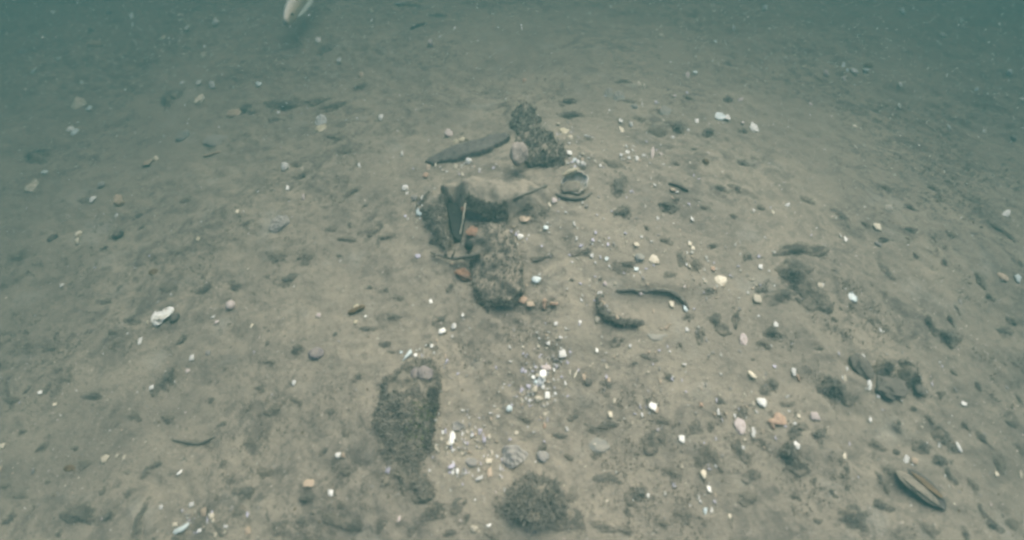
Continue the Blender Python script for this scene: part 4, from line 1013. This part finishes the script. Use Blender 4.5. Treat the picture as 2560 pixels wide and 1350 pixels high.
# ------------------------------------------------------------------ what nobody could count: shell grit, thin turf, dark crumbs
def ground_points(n, seed, lo=.05, hi=4.2, gate=None, power=1.0):
    r = np.random.default_rng(seed); out = []
    while len(out) < n:
        y = lo + (hi - lo) * r.random(4000) ** power; x = r.uniform(-1, 1, 4000) * (1.05 + .80 * y)
        k = np.ones(4000, bool) if gate is None else gate(x, y, r)
        z = gh_base(x, y)
        out += [(x[i], y[i], z[i]) for i in np.nonzero(k)[0]]
    return np.array(out[:n])
def merge(parts):
    V, F, o_ = [], [], 0
    for v, f in parts:
        V.append(v); F += [tuple(i + o_ for i in q_) for q_ in f]; o_ += len(v)
    return np.concatenate(V), F
FLK = [flake(900 + k, 6) for k in range(6)]
def grit(name, n, seed, mats, smin, smax, gate, label):
    r = np.random.default_rng(seed); pts = ground_points(n, seed, gate=gate); parts = []; mi = []
    for p in pts:
        v, f = FLK[int(r.integers(6))]
        a = r.uniform(0, 6.28); s_ = (smin + (smax - smin) * r.random() ** 2.5)
        ca, sa = math.cos(a), math.sin(a)
        q_ = v * np.array([s_, s_ * r.uniform(.4, 1), s_ * .8]); tl = r.normal(0, .35)
        q_ = np.stack([q_[:, 0], q_[:, 1] * math.cos(tl) - q_[:, 2] * math.sin(tl), q_[:, 1] * math.sin(tl) + q_[:, 2] * math.cos(tl)], -1)
        q_ = np.stack([q_[:, 0] * ca - q_[:, 1] * sa, q_[:, 0] * sa + q_[:, 1] * ca, q_[:, 2]], -1) + p
        parts.append((q_, f)); mi += [int(r.integers(len(mats)))] * len(f)
    V, F = merge(parts); me_ = mesh_np(name, V, F)
    for m_ in mats: me_.materials.append(m_)
    me_.polygons.foreach_set("material_index", mi)
    o = obj(name, me_); o['kind'] = 'stuff'; o['label'] = label
    return o
shelly = lambda x, y, r: r.random(len(x)) < np.clip(.25 + 1.6 * vnoise(x, y, .5, 31) + .5 * np.clip(x * .35, -.3, .6), .05, 1)
grit("shell_grit", 9000, 51, [M['W'], M['C'], M['C'], M['T'], M['P'], M['S']], .0010, .0042, shelly, "fine pale shell grit strewn over the silt")
grit("gravel", 7000, 52, [M['D'], M['S'], M['B'], M['D']], .0014, .0052, lambda x, y, r: r.random(len(x)) < np.clip(.4 + 1.8 * vnoise(x, y, .35, 33), .05, 1), "dark crumbs and grit on the silt")
far_gate = lambda x, y, r: (y > 2.0) & (np.abs(x) > .9) & (r.random(len(x)) < .9)
grit("shell_sand", 2600, 53, [M['W'], M['G'], M['C']], .004, .011, far_gate, "pale shell bits on the far dim seabed")
# the smallest chips of the list above, past the three hundred largest
r_c = np.random.default_rng(77)
for cx_, cy_, sx_, sy_, n_ in ((1170, 1090, 45, 40, 75), (1190, 1165, 50, 25, 50), (1350, 955, 26, 34, 55), (1400, 900, 90, 60, 50), (1250, 1010, 120, 60, 50), (1700, 900, 160, 120, 70), (1600, 560, 200, 100, 70), (1062, 525, 22, 30, 40), (1285, 585, 22, 18, 25), (1145, 418, 45, 10, 30), (1450, 405, 30, 10, 22), (1590, 390, 40, 22, 25),
        (1420, 335, 22, 14, 18), (1390, 870, 25, 35, 22), (1060, 880, 35, 14, 20), (510, 1300, 50, 26, 30), (1320, 980, 18, 22, 16), (1540, 660, 60, 40, 26), (1740, 640, 60, 50, 24), (1860, 720, 50, 40, 20), (1660, 300, 70, 40, 30), (1760, 1240, 40, 60, 24), (1890, 1040, 60, 50, 26), (1630, 1010, 80, 60, 26), (2230, 960, 60, 40, 20), (1440, 620, 60, 60, 26)):
    for _ in range(n_):
        REST.append((r_c.normal(cx_, sx_), r_c.normal(cy_, sy_), r_c.uniform(3, 12), r_c.uniform(5, 17), 'W', None))
parts = []
for x, y, w, h, c, a in REST:
    s = mpp(x, y); v, f = FLK[int(rng.integers(6))]; yw = yaw_for(x, w, h); L_, S_ = max(w, h) * s * .55, min(w, h) * s * .6
    q_ = v * np.array([max(L_, .003), max(S_, .0025), S_ * .7])
    q_ = np.stack([q_[:, 0] * math.cos(yw) - q_[:, 1] * math.sin(yw), q_[:, 0] * math.sin(yw) + q_[:, 1] * math.cos(yw), q_[:, 2]], -1) + at(x, y) + np.array([0, 0, .0015])
    parts.append((q_, f))
if parts:
    V, F = merge(parts); me_ = mesh_np("shell_debris", V, F)
    for k_ in ("W", "C", "S", "W", "L", "T"): me_.materials.append(M[k_])
    me_.polygons.foreach_set("material_index", np.repeat(r_c.integers(0, 6, len(parts)), [len(p_[1]) for p_ in parts]).astype(np.int32))
    o = obj("shell_debris", me_); o['kind'] = 'stuff'; o['label'] = "tiniest white shell specks on the silt"
r = np.random.default_rng(91); parts = []
for _ in range(12000):
    y = .35 + 3.2 * r.random() ** .8; x = r.uniform(-1, 1) * (.5 + 1.15 * y); z = gh(x, y) * .6 + .03 + .62 * r.random() ** 1.3
    if math.dist((x, y, z), (0, 0, CAM_H)) < .8 or r.random() > np.clip((math.hypot(x, y * .8) - .6) * .45, .06, 1): continue
    v, f = FLK[int(r.integers(6))]; s_ = r.uniform(.0009, .0019) * (.35 + .62 * y)
    a = r.uniform(0, 6.28); t_ = r.uniform(0, 3.1); q_ = v * s_
    q_ = np.stack([q_[:, 0], q_[:, 1] * math.cos(t_) - q_[:, 2] * math.sin(t_), q_[:, 1] * math.sin(t_) + q_[:, 2] * math.cos(t_)], -1)
    parts.append((q_ + np.array([x, y, z]), f))
V, F = merge(parts); o = obj("drifting_specks", mesh_np("drifting_specks", V, F), material("pale_speck", (.70, .70, .66), (.85, .85, .82), 60, .6, 0)); o['kind'] = 'stuff'; o['label'] = "pale specks drifting in the murky water"
tg = lambda x, y, r: r.random(len(x)) < np.clip(2.6 * (vnoise(x, y, .30, 41) * .6 + vnoise(x, y, .10, 42) * .6) - .05, 0, 1)
tp = ground_points(5200, 61, gate=tg); pts = []; r_ = np.random.default_rng(62)
for p in tp:
    for _ in range(int(r_.integers(4, 10))):
        q_ = p + np.array([r_.normal(0, .006), r_.normal(0, .006), 0]); pts.append(q_)
v, f = blades(pts, .0065, .0013, 63, lean=1.2)
o = obj("turf", mesh_np("turf", v, f), MAT_TURF_PALE); o['kind'] = 'stuff'; o['label'] = "thin grey turf growing in patches on the silt"

# ------------------------------------------------------------------ labels for the many small things, told from what they lie beside
LAND = [("timber post", 1240, 650), ("silted ledge", 1300, 460), ("spindle plank", 1165, 370), ("timber stump", 1340, 320), ("buried ring", 1605, 765), ("long log", 1010, 1075), ("round boulder", 1340, 1258),
        ("white shell heap", 1350, 950), ("black stone pile", 2215, 940), ("long mussel", 2295, 1225), ("orange shard", 1945, 1050), ("pink ball", 578, 766), ("whitish oyster", 410, 790), ("purple lump", 790, 885),
        ("grey scallop", 700, 561), ("white fan shell", 803, 315), ("swimming fish", 735, 40), ("white snail shell", 1475, 347), ("blue-grey fan shells", 1535, 245), ("broad turf mound", 1995, 680),
        ("hollow oyster", 1440, 462), ("dark greenish pebble", 297, 588), ("pale triangular shell", 80, 467), ("cream curved shell", 199, 262), ("brown elongated pebble", 2170, 166), ("round white shell", 1885, 320),
        ("three turf clumps", 2350, 820), ("corner turf bank", 240, 1290), ("olive brown pebble", 175, 1170), ("big grey oyster", 1282, 1142), ("cream clam", 1800, 704), ("tan stone", 585, 287), ("long turf bank", 2125, 1285), ("tan pebble", 2505, 694), ("razor shell", 1030, 878)]
ORD = ["nearest", "second", "third", "fourth", "fifth", "sixth", "seventh", "eighth", "ninth", "tenth", "eleventh", "twelfth", "thirteenth", "fourteenth", "fifteenth", "sixteenth", "seventeenth", "eighteenth", "nineteenth", "twentieth"]
buckets = {}
for o, words_, (px, py) in AUTO:
    best = min(LAND, key=lambda l: math.hypot(l[1] - px, (l[2] - py) * 1.4))
    dx, dy = px - best[1], (py - best[2]) * 1.4
    dist = math.hypot(dx, dy)
    an = math.degrees(math.atan2(-dy, dx)) % 360
    rel = ["right of", "beyond and right of", "beyond", "beyond and left of", "left of", "in front and left of", "in front of", "in front and right of"][int(((an + 22.5) % 360) // 45)]
    buckets.setdefault((words_, rel, best[0]), []).append((dist, o))
for (words_, rel, lm), lst in buckets.items():
    lst.sort(key=lambda t: t[0])
    for i, (d, o) in enumerate(lst):
        base = f"{words_} {rel} the {lm}"
        if len(lst) > 1:
            base = base + (", the nearest" if i == 0 else ", the farthest" if i == len(lst) - 1 else f", {ORD[i]} nearest")
        o['label'] = base
